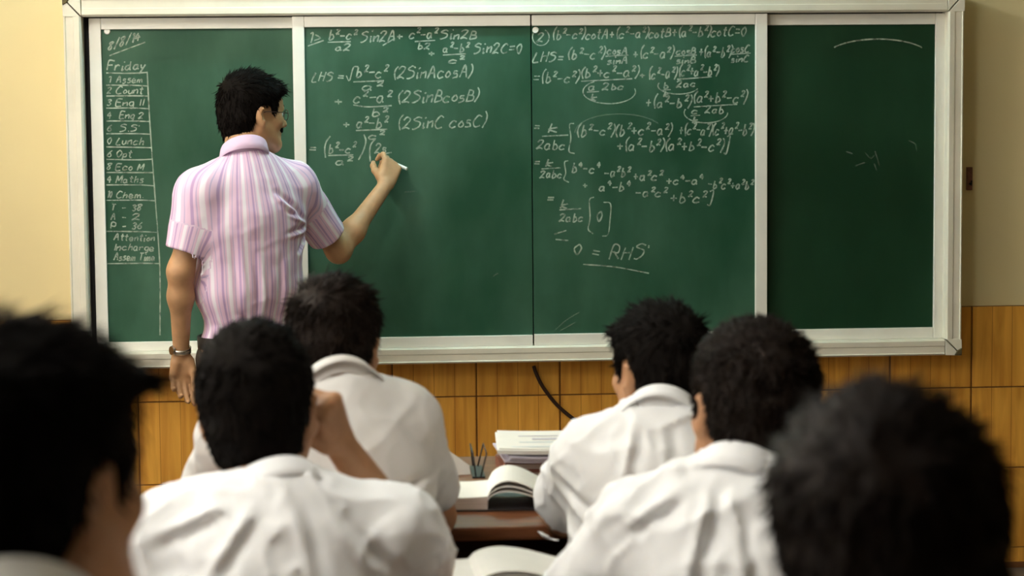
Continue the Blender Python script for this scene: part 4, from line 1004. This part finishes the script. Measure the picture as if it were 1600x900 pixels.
# the teacher
j = dict(head=P(395, 178, -.56), neck=P(380, 249, -.63), sl=P(314, 304, -.73), sr=P(457, 292, -.53), el=P(282, 424, -.75), wl=P(283, 552, -.67), er=P(529, 392, -.39), wr=P(602, 290, -.235), pelvis=P(392, 548, -.62))
pv = j['pelvis']; fx = unit(V3(.42, .9, 0)); rx_ = V3(fx[1], -fx[0], 0)
for sd, s_ in (('l', -1), ('r', 1)):
    j['h'+sd] = pv+rx_*s_*.085-V3(0, 0, .03); j['k'+sd] = V3(*(pv+rx_*s_*.10)[:2], .47)+fx*.01; j['a'+sd] = V3(*(pv+rx_*s_*.11)[:2], .085)
TH = .0
S = dict(j=j, label='teacher in pink striped shirt writing on the chalkboard with his right hand', yaw=1.06, roll=.02, pitch=.06, hs=.95, hair_m=M_hair, seed=30, fold=.0042, ridge=.25, crease=grooves(((.03, .50, .15, .41, .012, .009), (.05, .37, .17, .385, .010, .008), (.06, .44, .17, .40, .009, .008), (.10, .30, .18, .36, .008, .009), (-.10, .14, -.03, .06, .008, .010), (-.14, .10, -.08, .05, .007, .009), (.02, .12, .03, .30, .005, .010), (-.05, .10, -.06, .32, .005, .010), (-.11, .15, -.12, .36, .005, .010))), skin=M_skin_t, shirt=M_stripe,
     trousers=M_trouser_t, belt=True, waist=.045, hem=.03, loose=.026, build=1.10, arm=.95, trap=.046, foot=fx, vox=.0042, voxs=.005, sleeve=.060, cuff_l=.74, cuff_r=.76,
     hair=dict(th=.014, top=.020, nape=-.098, side=-.006, front=.060, rough=.003, lift=.14, len=.028, comb=(-.2, .9, .1), extra=(((.0, .068, .082), (.055, .042, .024), -.1), ((0, -.056, -.068), (.052, .040, .045)))), nst=4200,
     hand_l=(V3(-.02, .06, -1), V3(.25, -1, 0), dict(curl=(.35, .55, .65, .7), thumb=(.9, .25, .3), sc=.98)),
     hand_r=(P(614, 250, -.19)-j['wr'], V3(-.38, .9, -.1), dict(curl=((.75, .7, .5), (.95, .9, .7), (1.25, 1.2, .8), (1.3, 1.2, .8)), thumb=(.75, .35, .75), sc=.98)), collar_up=.020, cutpad=.008, collar=dict(r=.062, h=.036, fall=.046))
person_t, Rt, offt = person(S)
hc = j['head']; hs = .95
g = lambda x, y, z: hc+Rt@(V3(x, y, z)*hs)
# moustache, glasses, wrist watch, chalk
v, f = sdf_mesh([rc(g(-.020, .098, -.052), g(0, .106, -.046), .0045, .006, .005), rc(g(.020, .098, -.052), g(0, .106, -.046), .0045, .006, .005)], .002, lambda p: vnoise(p*260)*.0015)
np_mesh('moustache', v, f, M_hair, person_t, offt)
gl = None
for x_ in (-1, 1):
    c_ = g(x_*.032, .106, .002); ring = [c_+Rt@(V3(.0215*math.cos(a), -.004*abs(math.cos(a))*x_*math.cos(a), .0165*math.sin(a)))-offt for a in np.linspace(0, 2*math.pi, 25)]
    o = finish(sweep_bm(ring, .0013, 6), 'glasses_rim', M_lens, person_t, smooth=True)
    tp = [g(x_*.0545, .100, .008)-offt, g(x_*.072, .070, .010)-offt, g(x_*.079, .012, .010)-offt, g(x_*.081, -.006, .004)-offt]
    finish(sweep_bm(tp, .0014, 6), 'glasses_temple', M_lens, person_t, smooth=True)
finish(sweep_bm([g(-.011, .107, .006)-offt, g(0, .110, .009)-offt, g(.011, .107, .006)-offt], .0013, 6), 'glasses_bridge', M_lens, person_t, smooth=True)
wl, el_ = j['wl'], j['el']; ad = unit(wl-el_); a1 = unit(np.cross(ad, V3(0, 1, 0))); a2 = np.cross(ad, a1); wc = wl-ad*.012
bm = bmesh.new(); n = 28; rg = []
for i in range(n):
    a = 2*math.pi*i/n; dv = a1*math.cos(a)+a2*math.sin(a)
    rg.append([bm.verts.new(wc+dv*r_+ad*z_-offt) for r_, z_ in ((.0285, -.009), (.031, -.008), (.031, .008), (.0285, .009))])
for i in range(n):
    for k in range(4): bm.faces.new((rg[i][k], rg[i][(k+1) % 4], rg[(i+1) % n][(k+1) % 4], rg[(i+1) % n][k]))
wb = finish(bm, 'watch_strap', M_metal, person_t, smooth=True); wb['label'] = 'steel wrist watch bracelet'
bm = bmesh.new(); dv = unit(V3(-.8, -.6, 0)); M4 = Matrix.Translation(wc+dv*.032-offt) @ Vector(dv).to_track_quat('Z', 'Y').to_matrix().to_4x4()
bmesh.ops.create_cone(bm, cap_ends=True, segments=24, radius1=.015, radius2=.0135, depth=.007, matrix=M4); finish(bm, 'watch_case', M_metal, person_t)
t0, t1 = P(607, 251, YB2-.004), P(636, 264, -.145)
ck = finish(sweep_bm([(0, 0, 0), tuple((t1-t0)*.04), tuple(t1-t0)], [.004, .0055, .0055], 12), 'chalk_stick', M_chalkstick, None, tuple(t0), smooth=False)
tag(ck, 'short stick of white chalk held in the right hand of the teacher', 'chalk')
